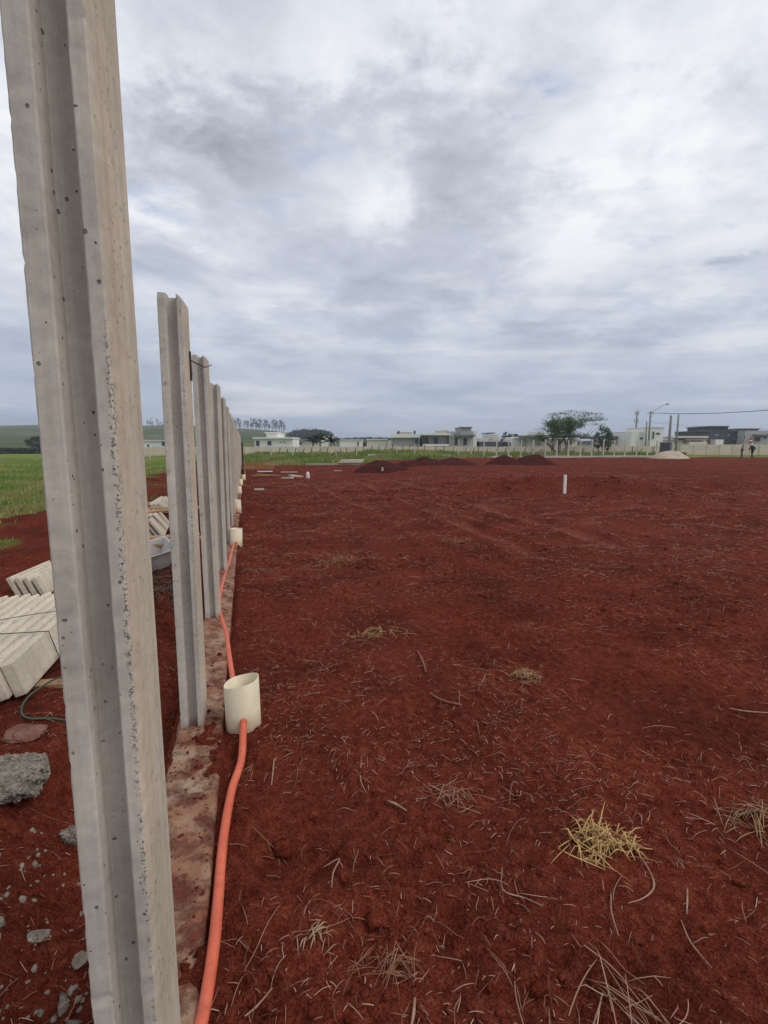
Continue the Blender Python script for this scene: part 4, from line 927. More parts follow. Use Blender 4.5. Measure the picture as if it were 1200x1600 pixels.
# ------------------------------------------------------------------ far boundary: wall, kerb, fence posts
FW = 68.0
def wall_run(px0, px1, ytop0, ytop1, F0, F1, n, name, label):
    r = thing(name, (hx(px0, F0), F0, 0), label, 'wall')
    for i in range(n):
        a0, a1 = i / n, (i + 1) / n
        A = Vector((hx(px0, F0) * (1 - a0) + hx(px1, F1) * a0, F0 * (1 - a0) + F1 * a0, 0)); B = Vector((hx(px0, F0) * (1 - a1) + hx(px1, F1) * a1, F0 * (1 - a1) + F1 * a1, 0))
        t = (ytop0 * (1 - a0) + ytop1 * a0); zt = hz(t, A.y) + random.uniform(-.015, .015); d = (B - A); L = d.length; ang = math.atan2(d.y, d.x); Mx = Matrix.Translation(A - r.location) @ Matrix.Rotation(ang, 4, 'Z')
        MB().box(0.06, L - 0.06, -0.04, 0.04, -0.2, zt, M=Mx, bev=.006).build('panel', M['farwall'], r)
        MB().box(-0.058, 0.058, -0.085, 0.085, -0.2, zt + 0.03, M=Mx, bev=.01).build('pier', M['farwall'], r)
    return r
wall_run(170, 724, 698.5, 697.5, 68, 68, 26, 'boundary_wall', 'beige panel wall behind the green grass on the left half')
wall_run(727, 1040, 698, 697, 68, 67, 15, 'boundary_wall', 'beige panel wall behind the row of pale fence posts')
wall_run(1064, 1420, 695, 693.5, 66, 64, 17, 'boundary_wall', 'tall pale panel wall behind the two workers on the right')
# dark old posts with bent heads before the wall
def bent_post(h, kind):
    mb = MB(); mb.tube([(0, 0, -.3), (0, 0, h * .78), (0.03, 0, h * .88), (0.16, 0, h)], [.055, .05, .048, .042], 6); return mb.mesh('old_fence_post')
bp = [bent_post(1.0, 0), bent_post(0.85, 1)]
oldx = [437, 449, 462, 474, 487, 500, 512, 531, 541, 556, 568, 581, 592, 602, 613, 629, 640, 653, 663, 680, 693, 708, 728, 740, 748, 761, 777, 790, 803, 821, 832, 845, 862, 880, 897, 910, 927, 960, 988, 1002, 1021]
for i, p in enumerate(oldx):
    o = link('old_fence_post', bp[i % 2], M['oldpost'] if i < 2 else []); F = 65.5
    o.location = (hx(p, F), F, gz(hx(p, F), F)); o.rotation_euler = (0, R(random.uniform(-4, 4)), random.uniform(-.6, .6)); o.scale = (1, 1, random.uniform(.9, 1.12))
    tag(o, 'dark weathered fence post with a bent head in front of the far beige wall', 'fence post', 'old bent fence posts along the far wall')
# pale wide-spaced posts in the grass
lp = MB().box(-.06, .06, -.06, .06, -.3, 1.25, bev=.012).mesh('grass_post')
for i, p in enumerate([233, 423, 457, 525, 557, 620, 648]):
    F = 57; o = link('concrete_fence_post', lp, M['kerb'] if i == 0 else []); o.location = (hx(p, F), F, gz(hx(p, F), F)); o.rotation_euler = (0, R(random.uniform(-1.5, 1.5)), 0)
    tag(o, ['pale concrete post in the grass seen between the two nearest posts', 'pale concrete post in the grass, leftmost right of the long wall', 'pale concrete post in the grass, second right of the long wall', 'braced pale concrete post in the grass, third right of the long wall', 'pale concrete post in the grass, fourth right of the long wall', 'pale concrete post above the leftmost soil mound', 'pale concrete post above the broad soil mound'][i], 'fence post', 'pale posts standing in the grass')
    if p == 525:
        MB().tube([(-0.75, 0, 0), (0, 0, 0.8)], .035, 5).build('brace', M['oldpost'], o); MB().tube([(0.75, 0, 0), (0, 0, 0.8)], .035, 5).build('brace', M['oldpost'], o)
# new pale posts on the kerb
KF = 55.0
np_m = MB().box(-.065, .065, -.065, .065, -.3, 1.92, bev=.012).mesh('new_fence_post')
ords = 'first second third fourth fifth sixth seventh eighth ninth tenth eleventh twelfth thirteenth fourteenth fifteenth sixteenth seventeenth eighteenth'.split()
newx = [716.5, 736, 756, 776, 795, 814, 833.5, 852, 870, 888.5, 907, 925, 943, 960, 977, 995, 1012, 1027]
for i, p in enumerate(newx):
    o = link('concrete_fence_post', np_m, M['kerb'] if i == 0 else []); o.location = (hx(p, KF), KF, gz(hx(p, KF), KF) + random.uniform(-.06, .04)); o.rotation_euler = (R(random.uniform(-1, 1)), R(random.uniform(-1, 1)), 0)
    tag(o, f'new pale concrete post on the far kerb, {ords[i]} of the row counted from the left', 'fence post', 'new pale posts along the far kerb')
kb = [(640, 705, 0.0, 'pale kerb beam behind the middle soil mounds'), (735, 800, 0.1, 'pale kerb beam glimpsed between the right soil mounds'), (852, 945, 0.0, 'pale kerb beam under the spreading tree'), (946, 1030, 0.12, 'pale kerb beam running up to the metal booth'), (575, 638, 0.0, 'pale kerb beam behind the leftmost soil mound')]
for a, b, dy, lab in kb:
    F = KF - 0.25 + dy; x0, x1 = hx(a, F), hx(b, F); z = gz((x0 + x1) / 2, F); o = MB().box(x0, x1, F - .1, F + .1, z - .2, z + .20, bev=.015).build('kerb_beam', M['kerb']); tag(o, lab, 'kerb')
mb = MB(); F = 56.5; z = .3
o = MB().box(hx(1085, F), hx(1400, F), F - .1, F + .1, z - .2, z + .07, bev=.01).build('kerb_beam', M['kerb']); tag(o, 'low pale kerb along the grass behind the workers', 'kerb')

# ------------------------------------------------------------------ houses
def house(label, F, blocks, wins=(), roofs=(), tanks=(), doors=(), name='house', depth=7.0):
    cx = hx((blocks[0][0] + blocks[0][1]) / 2, F); h = thing(name, (cx, F, 0), label, 'house')
    for (a, b, t, m, dy) in blocks:          # px left, px right, px top, material, set-back
        MB().box(hx(a, F) - cx, hx(b, F) - cx, dy, dy + depth, -0.5, hz(t, F)).build('wall', M[m], h)
    for (a, b, t, bt, m, dy, over) in roofs:  # slabs: px left, right, top, bottom
        MB().box(hx(a, F) - cx, hx(b, F) - cx, dy - over, dy + depth + 0.3, hz(bt, F), hz(t, F)).build('roof', M[m], h)
    for (a, b, t, bt, dy) in wins:
        w = MB().box(hx(a, F) - cx, hx(b, F) - cx, dy - 0.05, dy + 0.1, hz(bt, F), hz(t, F)).build('window', M['house_grey'], h)
        e = 0.08; MB().box(hx(a, F) - cx + e, hx(b, F) - cx - e, dy - 0.07, dy + 0.05, hz(bt, F) + e, hz(t, F) - e).build('pane', M['glass'], w)
    for (a, b, t, bt, dy) in doors: MB().box(hx(a, F) - cx, hx(b, F) - cx, dy - 0.06, dy + 0.1, hz(bt, F), hz(t, F)).build('door', M['glass'], h)
    for (p, t, bt, dy) in tanks:
        r = 0.5 * 3.5 / 781.7 * F * 0.9; z0, z1 = hz(bt, F), hz(t, F)
        MB().tube([(hx(p, F) - cx, dy, z0), (hx(p, F) - cx, dy, z1 - .1), (hx(p, F) - cx, dy, z1)], [r, r, r * .7], 12).build('water_tank', M['tank'], h)
    return h
house('white flat-roofed house seen between the two nearest posts', 105, [(160, 275, 689, 'house_white', 0)], [(230, 233.5, 694, 704, 0), (247, 250, 698, 702, 0), (253, 261, 690, 697, 0)], [(226, 248, 683.5, 688, 'roof_grey', 3, .2), (158, 277, 688, 689.2, 'house_white', 0, .3)])
house('white flat-roofed house with a rooftop block just right of the long wall', 95, [(398, 458, 684.5, 'house_white', 0), (413, 431, 676, 'house_white', 2)], [(400, 406, 688, 697, 0), (418, 424.5, 688.5, 696, 0), (437, 440, 690, 692, 0), (443, 446, 690, 692, 0)], [(396, 459, 683.3, 685.5, 'house_white', 0, .5), (411, 432, 675, 676.5, 'house_white', 2, .3)])
house('low pale house with small roof block left of the palms', 112, [(456, 500, 688, 'house_cream', 0), (497, 512, 681.5, 'house_white', 3)], [(466, 472, 691, 695, 0)], [(455, 501, 687, 688.5, 'roof_tan', 0, .5)])
house('plain white boundary house with one narrow door right of the palms', 100, [(531, 566, 687.5, 'house_white', 0), (512, 532, 689, 'house_grey', 1)], [(558, 561, 690, 697, 0)], [(530, 567, 686.8, 688, 'house_white', 0, .2)])
house('low beige house left of the house with water tanks', 102, [(573, 605, 687, 'house_cream', 0), (566, 574, 690, 'house_dark', 1)], [(567, 571, 691, 697, .9)], [(572, 606, 686, 687.2, 'house_white', 0, .3)])
house('pale house with two dark water tanks on its roof', 100, [(612, 654, 682, 'house_grey', 0), (606, 613, 688, 'house_white', 0.5), (622, 645, 674, 'house_cream', 3)], [(648, 653, 686, 693, 0)], [(611, 656, 678.5, 684, 'house_white', 0, .8), (620, 647, 672.8, 674.2, 'house_white', 3, .3)], [(623, 673, 678, 1.6), (648.5, 672.5, 678, 1.6)])
house('modern white house with a wide porch left of the taller grey house', 96, [(663, 702, 679.5, 'house_grey', 2.4), (689, 703, 671.5, 'house_cream', 3), (661, 665, 681, 'house_dark', 1)], [(666, 671, 683, 694, 2.4), (679, 687, 683, 694, 2.4)], [(660, 703, 677, 680, 'house_white', 0.4, .8), (661, 701, 694, 697, 'house_white', 0.2, .6), (688, 704, 670.5, 672, 'house_white', 3, .3)])
house('two-storey grey flat-roofed house in the middle of the row', 96, [(703, 741, 674, 'house_grey', 1.2), (720, 737, 668, 'house_grey', 0.8), (738, 747, 673, 'house_white', 1.5)], [(711, 717.5, 684, 696, 1.2), (724, 731, 684, 696, .8), (705, 708, 682, 685, 1.2)], [(711, 742, 679, 681.5, 'roof_grey', 0.4, .6), (719, 738, 667, 668.5, 'roof_grey', 0.8, .4)])
house('small pale house with dark fence right of the two-storey house', 104, [(751, 792, 690, 'house_dark', 0), (767, 782, 679, 'house_cream', 2), (751, 768, 685, 'house_cream', 2)], [(770, 772, 684, 687, 2)], [(765, 776, 675.5, 677, 'roof_grey', 2, .2)])
house('white low house with plain roof left of the spreading tree', 100, [(799, 850, 684.5, 'house_white', 0), (796, 803, 691, 'house_dark', .5)], [(812, 816, 689, 694, 0)], [(803, 846, 682.5, 685, 'house_white', 0, .3)])
house('grey house with a flat carport roof behind the spreading tree', 92, [(850, 905, 686, 'house_cream', 1), (843, 866, 674, 'house_white', 3)], [(872, 879, 688, 695, 1), (888, 896, 688, 695, 1)], [(826, 905, 680, 683.6, 'roof_grey', 0, .7)])
house('low grey-roofed building left of the white tower house', 92, [(955, 990, 688, 'house_white', 0), (976, 989, 675, 'roof_grey', 1)], [(960, 966, 690, 694, 0)], [(930, 988, 681.5, 685, 'roof_grey', 0, .6)])
house('white two-storey house with a tall narrow window behind the street lamp', 86, [(988, 1008, 675, 'house_white', 0.6), (1007, 1035, 668.5, 'house_white', 0)], [(1017.5, 1021, 674, 686, 0), (1001, 1006, 683, 687, .6), (1023, 1030, 676, 679.5, 0)], [(1006, 1036, 667.8, 668.6, 'house_cream', 0, .1)])
house('low beige house with layered flat roofs right of the leaning poles', 88, [(1046, 1102, 688, 'house_cream', 0), (1098, 1110, 689, 'brick', .3)], [(1066, 1072, 689, 692, 0), (1053, 1058, 689, 693, 0)], [(1043, 1101, 681.5, 684.5, 'house_cream', 0, .8), (1066, 1099, 686.5, 688.4, 'roof_tan', -.5, .5), (1070, 1098, 690.5, 695, 'house_cream', -1, .2)])
house('dark grey flat-roofed house on the right', 94, [(1087, 1160, 674, 'house_dark', 0), (1110, 1138.5, 666.5, 'house_dark', .6), (1109, 1121.5, 687, 'house_white', -1.5)], [(1146, 1154, 681.5, 687, 0), (1135.5, 1138, 678.5, 681.5, 0), (1116, 1120, 678.5, 681, 0)], [(1109, 1139, 665.4, 667, 'roof_grey', .6, .2), (1086, 1110, 673.2, 674.3, 'roof_grey', 0, .2), (1139, 1160, 672.5, 674, 'roof_grey', 0, .2)])
house('mid grey house with a porch cut by the right edge', 92, [(1162, 1240, 673, 'house_grey', 0), (1164, 1189, 670, 'roof_grey', 1)], [(1158.5, 1161.5, 680, 687, -.2), (1177, 1187, 683, 690, 0), (1192, 1198, 679, 686, 0)], [(1174, 1193, 678.8, 681, 'roof_grey', -.6, .5), (1163, 1190, 669.2, 671, 'roof_grey', 1, .3)])

# metal booth, bricks, poles, sign
F = 57.0
bt = thing('site_booth', (hx(1040, F), F, 0.3), 'tall grey sheet-metal site booth beside the sand heap', 'booth', R(-35))
MB().box(-.55, .55, -.5, .5, 0, 1.75).build('body', M['metal_grey'], bt); MB().box(-.62, .62, -.58, .58, 1.75, 1.83).build('roof', M['roof_grey'], bt)
MB().box(-.45, .45, -.53, -.505, .05, 1.68).build('door', M['house_dark'], bt)
for i in range(7): MB().box(.552, .575, -.45 + .14 * i, -.40 + .14 * i, .02, 1.73).build('rib', M['metal_grey'], bt)
F = 54; st = thing('brick_stack', (hx(1076, F), F + 1.0, .28), 'small stack of red-brown bricks behind the sand heap', 'bricks', R(15))
bm_ = MB().box(-.13, .13, -.28, .28, 0, .115, bev=.008).mesh('brick')
for j in range(6):
    for i in range(2): o = link('brick', bm_, M['brick'] if i + j == 0 else [], st); o.location = (-.14 + .28 * i + random.uniform(-.02, .02), 0, .12 * j)
def pole(px, ytop, F, r0, r1, label, name='utility_pole', lean=0):
    x = hx(px, F); o = thing(name, (x, F, 0.2), label, 'pole'); h = hz(ytop, F) - .2; MB().tube([(0, 0, -.4), (lean * .5, 0, h * .5), (lean, 0, h)], [r0, (r0 + r1) / 2, r1], 10).build('shaft', M['pole'], o, True); return o, h
PF = 76
o, h = pole(1013, 643, PF, .17, .11, 'street lamp pole with a curved lamp arm carrying the overhead cable', 'street_lamp')
sc = PF / 781.7
MB().tube([(0, 0, h - .15), (.9, 0, h + .25), (1.7, 0, h + .85), (2.2, 0, h + 1.0)], .035, 6).build('lamp_arm', M['pole'], o); MB().tube([(2.15, 0, h + .98), (2.4, 0, h + 1.06), (2.7, 0, h + 1.06)], [.05, .11, .06], 8).build('lamp_head', M['metal_grey'], o)
MB().box(-.45, .45, -.05, .05, h - .35, h - .25).build('crossarm', M['pole'], o); MB().tube([(.05, 0, h - .9), (.5, 0, h - .45), (.7, 0, h - .45)], .03, 5).build('bracket', M['pole'], o)
for q in (-.4, 0, .4): MB().tube([(q, 0, h - .25), (q, 0, h - .12)], .04, 6).build('insulator', M['house_white'], o)
pole(1009, 659, 80, .14, .10, 'shorter leaning pole just left of the street lamp', lean=-.1)
pole(1045, 649.5, 74, .2, .16, 'thick unlit pole left of the pair right of the booth')
pole(1056.5, 648, 74, .15, .11, 'thin pole right of the thick one behind the booth')
tw = thing('telecom_mast', (hx(992, 220), 220, 0), 'distant slim telecom mast with antenna panels', 'mast')
h = hz(643, 220); MB().tube([(0, 0, 0), (0, 0, h)], [.45, .28], 8).build('shaft', M['pole'], tw)
for zz in (h - .8, h - 4.2):
    for k in range(3):
        a = k * 2.1 + .4; MB().box(-.2, .2, -.12, .12, -.9, .9, M=Matrix.Translation((.8 * math.cos(a), .8 * math.sin(a), zz)) @ Matrix.Rotation(a + 1.57, 4, 'Z')).build('antenna', M['house_grey'], tw)
        MB().tube([(0, 0, zz), (.8 * math.cos(a), .8 * math.sin(a), zz)], .06, 5).build('bracket', M['pole'], tw)
# overhead cables
A = Vector((hx(1013, PF), PF, hz(645.5, PF))); B = Vector((hx(1290, 50), 50, hz(632, 50)))
def cable(A, B, sag, r, label):
    P = [A.lerp(B, t / 24) - Vector((0, 0, sag * 4 * (t / 24) * (1 - t / 24))) for t in range(25)]
    tag(MB().tube(P, r, 5).build('overhead_cable', M['tank']), label, 'cable')
cable(A, B, 0.45, 0.035, 'thick overhead cable running right from the street lamp')
cable(A - Vector((0, 0, 1.4)), B - Vector((0, 0, 2.6)), 0.25, 0.012, 'thin lower cable running right from the street lamp')
F = 63; sg = thing('road_sign', (hx(1172, F), F, .25), 'small red octagonal road sign behind the workers', 'sign')
MB().tube([(0, 0, -.2), (0, 0, 2.15)], .03, 6).build('post', M['pole'], sg)
V = [(.30 * math.cos(R(22.5 + 45 * k)), -.02, 2.12 + .30 * math.sin(R(22.5 + 45 * k))) for k in range(8)]
MB().prism([(v[0], v[2]) for v in V], -.05, -.03).build('plate', M['red_sign'], sg)
MB().box(-.2, .2, -.056, -.05, 2.06, 2.18).build('marking', M['white'], sg)

# ------------------------------------------------------------------ people
def person(loc, joints, radii, label, shirt, trousers, rz, hat=None, scale=1.0, carry=False):
    names_ = list(joints); me = bpy.data.meshes.new('person')
    edges = [('pelvis', 'belly'), ('belly', 'chest'), ('chest', 'neck'), ('neck', 'head'), ('head', 'crown'), ('chest', 'shl'), ('shl', 'ell'), ('ell', 'wrl'), ('wrl', 'hal'), ('chest', 'shr'), ('shr', 'elr'), ('elr', 'wrr'), ('wrr', 'har'),
             ('pelvis', 'hil'), ('hil', 'knl'), ('knl', 'anl'), ('anl', 'tol'), ('pelvis', 'hir'), ('hir', 'knr'), ('knr', 'anr'), ('anr', 'tor')]
    me.from_pydata([joints[n] for n in names_], [(names_.index(a), names_.index(b)) for a, b in edges], [])
    o = bpy.data.objects.new('tmp', me); COL.objects.link(o); o.modifiers.new('s', 'SKIN'); sv = me.skin_vertices[0].data
    for i, n in enumerate(names_): r = radii.get(n.rstrip('lr') if n not in radii else n, 0.06); sv[i].radius = (r, r); sv[i].use_root = (n == 'pelvis')
    sub = o.modifiers.new('d', 'SUBSURF'); sub.levels = 2
    dg = bpy.context.evaluated_depsgraph_get(); m2 = bpy.data.meshes.new_from_object(o.evaluated_get(dg)); bpy.data.objects.remove(o)
    root = link('person', m2, [M['skin'], M[shirt], M[trousers], M['boot']]); m2.shade_smooth()
    hipz = joints['pelvis'][2]; nk = Vector(joints['neck'])
    for p in m2.polygons:
        c = p.center; hand = min((c - Vector(joints[q])).length for q in ('hal', 'har')) < 0.11
        p.material_index = 0 if (c - Vector(joints['crown'])).length < 0.24 and c.z > nk.z - .02 or hand else (3 if c.z < 0.10 else (2 if c.z < hipz + .02 and abs(c.x - joints['pelvis'][0]) < .6 and min((c - Vector(joints[q])).length for q in ('wrl', 'wrr', 'ell', 'elr')) > .12 else 1))
    root.location = loc; root.rotation_euler = (0, 0, rz); root.scale = (scale,) * 3; tag(root, label, 'person')
    hd = Vector(joints['crown'])
    if hat:
        MB().tube([hd + Vector((0, 0, -.06)), hd + Vector((0, 0, .0)), hd + Vector((0, 0, .06)), hd + Vector((0, 0, .10))], [.125, .13, .11, .05], 12).build('cap', M[hat], root, True)
    else:
        MB().tube([hd + Vector((-.02, 0, -.05)), hd + Vector((-.02, 0, .03)), hd + Vector((-.01, 0, .09))], [.108, .113, .06], 12).build('hair', M['boot'], root, True)
    for s in (-1, 1): MB().tube([hd + Vector((.095, .035 * s, -.07)), hd + Vector((.105, .035 * s, -.07))], .014, 6).build('eye', M['boot'], root)
    MB().tube([hd + Vector((.10, 0, -.07)), hd + Vector((.125, 0, -.115))], [.012, .018], 6).build('nose', M['skin'], root)
    return root
RAD = dict(pelvis=.135, belly=.135, chest=.155, neck=.06, head=.095, crown=.085, sh=.075, el=.05, wr=.038, ha=.035, hi=.095, kn=.065, an=.045, to=.04)
walk = dict(pelvis=(0, 0, .92), belly=(.03, 0, 1.08), chest=(.10, 0, 1.30), neck=(.15, 0, 1.46), head=(.18, 0, 1.55), crown=(.19, 0, 1.64), shl=(.10, .2, 1.38), ell=(-.05, .25, 1.12), wrl=(.12, .25, .95), hal=(.18, .24, .88), shr=(.10, -.2, 1.38), elr=(.16, -.25, 1.10), wrr=(.36, -.22, 1.02), har=(.43, -.2, 1.0),
            hil=(0, .1, .88), knl=(.20, .1, .50), anl=(.28, .1, .08), tol=(.44, .1, .04), hir=(0, -.1, .88), knr=(-.10, -.1, .48), anr=(-.38, -.1, .14), tor=(-.28, -.1, .04))
stand = dict(walk); stand.update(pelvis=(0, 0, .9), belly=(.02, 0, 1.06), chest=(.04, 0, 1.28), neck=(.07, 0, 1.45), head=(.11, 0, 1.53), crown=(.13, 0, 1.61), ell=(.05, .24, 1.10), wrl=(.22, .2, .98), hal=(.29, .18, .98), elr=(.04, -.24, 1.10), wrr=(.20, -.22, .95), har=(.27, -.2, .93), knl=(.04, .1, .48), anl=(-.02, .1, .07), tol=(.13, .1, .04), knr=(.08, -.12, .48), anr=(.03, -.12, .07), tor=(.18, -.12, .04), shl=(.04, .2, 1.36), shr=(.04, -.2, 1.36))
F = 52; x = hx(1176.5, F); person((x, F, gz(x, F)), walk, RAD, 'worker in dark clothes and white cap walking left', 'shirt_dark', 'trouser', R(200), 'white', .88)
F = 53; x = hx(1159.5, F); person((x, F, gz(x, F)), stand, RAD, 'worker in an olive shirt and brown trousers standing left of the other', 'shirt_brown', 'trouser_brown', R(-20), None, .80)

# ------------------------------------------------------------------ vegetation
def leaf_mesh(name, P, size, colA, colB, flatness=0.5, per=1):
    n = len(P); s = size * rng.uniform(.6, 1.3, (n, 1)); a = rng.uniform(0, 6.28, n); e = rng.normal(0, flatness, n)
    d = np.stack([np.cos(a) * np.cos(e), np.sin(a) * np.cos(e), np.sin(e)], -1); r = rng.normal(0, 1, (n, 3)); q = np.cross(d, r); q /= np.linalg.norm(q, axis=1, keepdims=True) + 1e-9
    V = np.stack([P - d * s, P + q * s * .45, P + d * s, P - q * s * .45], 1); I = np.arange(4 * n).reshape(n, 4)
    me = np_mesh(name, V.reshape(-1, 3), I); m = rng.random((n, 1)); c = (np.array(colA) * (1 - m) + np.array(colB) * m) * rng.uniform(.75, 1.2, (n, 1)); vcol(me, np.repeat(c, 4, 0)); return me
def branches(mb, p, d, L, r, depth, tips, spread, up, seed):
    rnd = random.Random(seed); q = p + d * L; mid = p + d * L * .5 + Vector((rnd.gauss(0, .06), rnd.gauss(0, .06), rnd.gauss(0, .03))) * L
    mb.tube([p, mid, q], [r, r * .82, r * .62], 6 if depth > 1 else 4, cap=False)
    tips.append((mid, depth)); tips.append((q, depth))
    if depth == 0: return
    for k in range(3 if depth > 2 else rnd.choice([2, 3])):
        nd = (d + Vector((rnd.gauss(0, spread), rnd.gauss(0, spread), rnd.gauss(up, spread * .55)))).normalized()
        branches(mb, q, nd, L * rnd.uniform(.62, .9), r * .6, depth - 1, tips, spread, up, rnd.random())
def spreading_tree():
    F = 63; bx = hx(874, F); s = F / 781.7; root = thing('spreading_tree', (bx, F, .2), 'tall spreading tree with thin forked trunks and flat feathery crown', 'tree')
    mb = MB(); tips = []
    for k, (dx, dy, L) in enumerate([(-.42, .1, 1.7), (-.15, -.3, 1.9), (.10, .2, 2.0), (.38, -.1, 1.9), (.62, .2, 1.8), (-.6, -.2, 1.5)]):
        d = Vector((dx, dy, 1)).normalized(); branches(mb, Vector((dx * .3, dy * .2, -.2)), d, L, .10, 3, tips, .42, .06, 100 + k)
    mb.build('trunk', M['bark'], root)
    P = []
    top = hz(641, F) - .2
    for t, dep in tips:
        if t.z < 2.3 or dep > 2: continue
        if t.x < -1.6 and random.random() < .72: continue
        for _ in range(46): P.append((t.x + random.gauss(0, .30), t.y + random.gauss(0, .30), min(t.z + random.gauss(.05, .13), top)))
    # outer boughs of the flat crown, uneven in height
    for i in range(38):
        x = random.uniform(hx(848, F), hx(941, F)) - bx; u = (x + bx - hx(842, F)) / (hx(941, F) - hx(842, F))
        zt = (hz(np.interp(u, [0, .12, .3, .5, .8, .95, 1], [658, 649, 641, 643, 645, 650, 657]), F) - .2) - random.uniform(0, 1.0) ** 1.5 * 1.5
        y = random.uniform(-2.2, 2.2) * math.sqrt(max(.1, 1 - (2 * u - 1) ** 2))
        for _ in range(60): P.append((x + random.gauss(0, .38), y + random.gauss(0, .38), zt + random.gauss(0, .10)))
        c = Vector((x, y, zt - .05)); near = min(tips, key=lambda q: (q[0] - c).length)[0]
        mb2 = MB(); mb2.tube([near, near.lerp(c, .5) + Vector((0, 0, .08)), c], [.03, .02, .01], 4, cap=False); mb2.build('branch', M['bark'], root)
    link('crown', leaf_mesh('crown', np.array(P), .075, (.055, .105, .032), (.12, .19, .062), .35), M['leaf'], root)
spreading_tree()
def bushy(px, ytop, ybase, F, w, label, colA, colB, n, name='bushy_tree', leaf=.10, cat='tree', zb=.2):
    x = hx(px, F); h = hz(ytop, F) - zb; root = thing(name, (x, F, zb), label, cat); mb = MB(); tips = []
    for k in range(4): branches(mb, Vector((0, 0, -.2)), Vector((random.gauss(0, .25), random.gauss(0, .25), 1)).normalized(), h * .36, .05 * h / 3, 2, tips, .35, .1, px + k)
    mb.build('trunk', M['bark'], root); P = []
    for i in range(n):
        a = random.uniform(0, 6.28); u = random.random(); zz = h * (.28 + .72 * u); rr = w * .5 * math.sin(math.pi * min(1, (u * .8 + .18))) ** .7 * random.random() ** .4
        cx, cy = rr * math.cos(a), rr * math.sin(a)
        for _ in range(34): P.append((cx + random.gauss(0, w * .06), cy + random.gauss(0, w * .06), min(zz + random.gauss(0, w * .04), h + .05)))
    link('crown', leaf_mesh('crown', np.array(P), leaf, colA, colB, .7), M['leaf'], root); return root
bushy(942, 665, 705, 64, 2.5, 'small dense dark tree right of the spreading tree', (.035, .070, .026), (.08, .135, .05), 62)
bushy(806, 679, 690, 125, 5, 'dark bush top showing over the low white house', (.02, .04, .016), (.05, .08, .03), 34, leaf=.22)
bushy(60, 683, 697, 160, 7.0, 'round dark bush in the green field at the far left', (.015, .035, .014), (.04, .065, .025), 40, leaf=.3)
bushy(791, 676, 690, 126, 3.5, 'slim tree behind the small house with dark fence', (.02, .04, .016), (.05, .08, .03), 24, leaf=.22)
# palms
def palm(px, F, h, label):
    x = hx(px, F); root = thing('palm', (x, F, .2), label, 'palm'); MB().tube([(0, 0, -.2), (.04, 0, h * .5), (0, 0, h * .72)], [.16, .12, .11], 8).build('trunk', M['bark'], root)
    V = []; Fc = []; C = []
    for i in range(22):
        a = i * 2.4; e = random.uniform(.1, 1.2); L = h * .55; prev = None; p = Vector((0, 0, h * .7)); d = Vector((math.cos(a) * math.cos(e), math.sin(a) * math.cos(e), math.sin(e)))
        s = Vector((-math.sin(a), math.cos(a), 0)); c = np.array((.022, .045, .02)) * random.uniform(.7, 1.5)
        for k in range(6):
            w = .26 * (1 - abs(k / 5 - .4)); b = len(V); V += [p + s * w - Vector((0, 0, w * .5)), p, p - s * w - Vector((0, 0, w * .5))]; C += [c] * 3
            if k: Fc += [(b - 3, b - 2, b + 1, b), (b - 2, b - 1, b + 2, b + 1)]
            p = p + d * L / 5; d = (d - Vector((0, 0, .24))).normalized()
    me = np_mesh('fronds', np.array([v[:] for v in V]), np.array(Fc)); vcol(me, np.array(C)); link('fronds', me, M['leaf'], root)
palm(489, 86, 3.4, 'leftmost low palm behind the far wall'); palm(500, 86, 3.7, 'taller middle palm behind the far wall'); palm(517, 86, 3.3, 'rightmost low palm behind the far wall')
# eucalyptus on the ridge
def euc(seed):
    rnd = random.Random(seed); mb = MB(); h = 1.0; P = []
    mb.tube([(0, 0, -.05), (rnd.gauss(0, .02), 0, .45), (rnd.gauss(0, .03), 0, .92)], [.022, .016, .006], 5, cap=False)
    for i in range(9):
        z = rnd.uniform(.42, .98); a = rnd.uniform(0, 6.28); L = rnd.uniform(.06, .2) * (1.15 - .5 * z); q = Vector((L * math.cos(a), L * math.sin(a), z + L * .8)); mb.tube([(0, 0, z - .05), q], [.008, .004], 4, cap=False)
        for _ in range(26): P.append((q.x + rnd.gauss(0, .045), q.y + rnd.gauss(0, .045), q.z + rnd.gauss(0, .04)))
    return mb.mesh('trunk'), leaf_mesh('crown', np.array(P), .028, (.035, .048, .026), (.075, .085, .05), .8)
EU = [euc(i) for i in range(4)]; used = set()
eux = [233, 237, 241, 247, 252, 256, 259] + [358, 361, 364, 367, 371, 374, 377, 383, 386, 389, 393, 397, 400, 403, 406, 409, 414, 418, 421, 428, 431, 433, 437, 440, 444]
for i, p in enumerate(eux):
    F = 470 + random.uniform(-15, 15); x = hx(p + random.uniform(-.8, .8), F); z = float(hill_z(np.array([x]), np.array([F]))[0]); k = i % 4
    yt = np.interp(p, [230, 260, 356, 380, 444], [655, 657, 652, 655, 658]) + random.uniform(-1.5, 4); H = max(6, hz(yt, F) - z)
    root = thing('eucalyptus_tree', (x, F, z), 'thin bare-stemmed eucalyptus on the left end of the ridge' if p < 300 else 'thin bare-stemmed eucalyptus in the row on the ridge above the long wall', 'tree', random.uniform(0, 6.28), 'eucalyptus left of the second post' if p < 300 else 'eucalyptus row on the ridge')
    root.scale = (H * .9, H * .9, H); link('trunk', EU[k][0], [] if k in used else M['bark'], root); link('crown', EU[k][1], [] if k in used else M['leaf'], root); used.add(k)
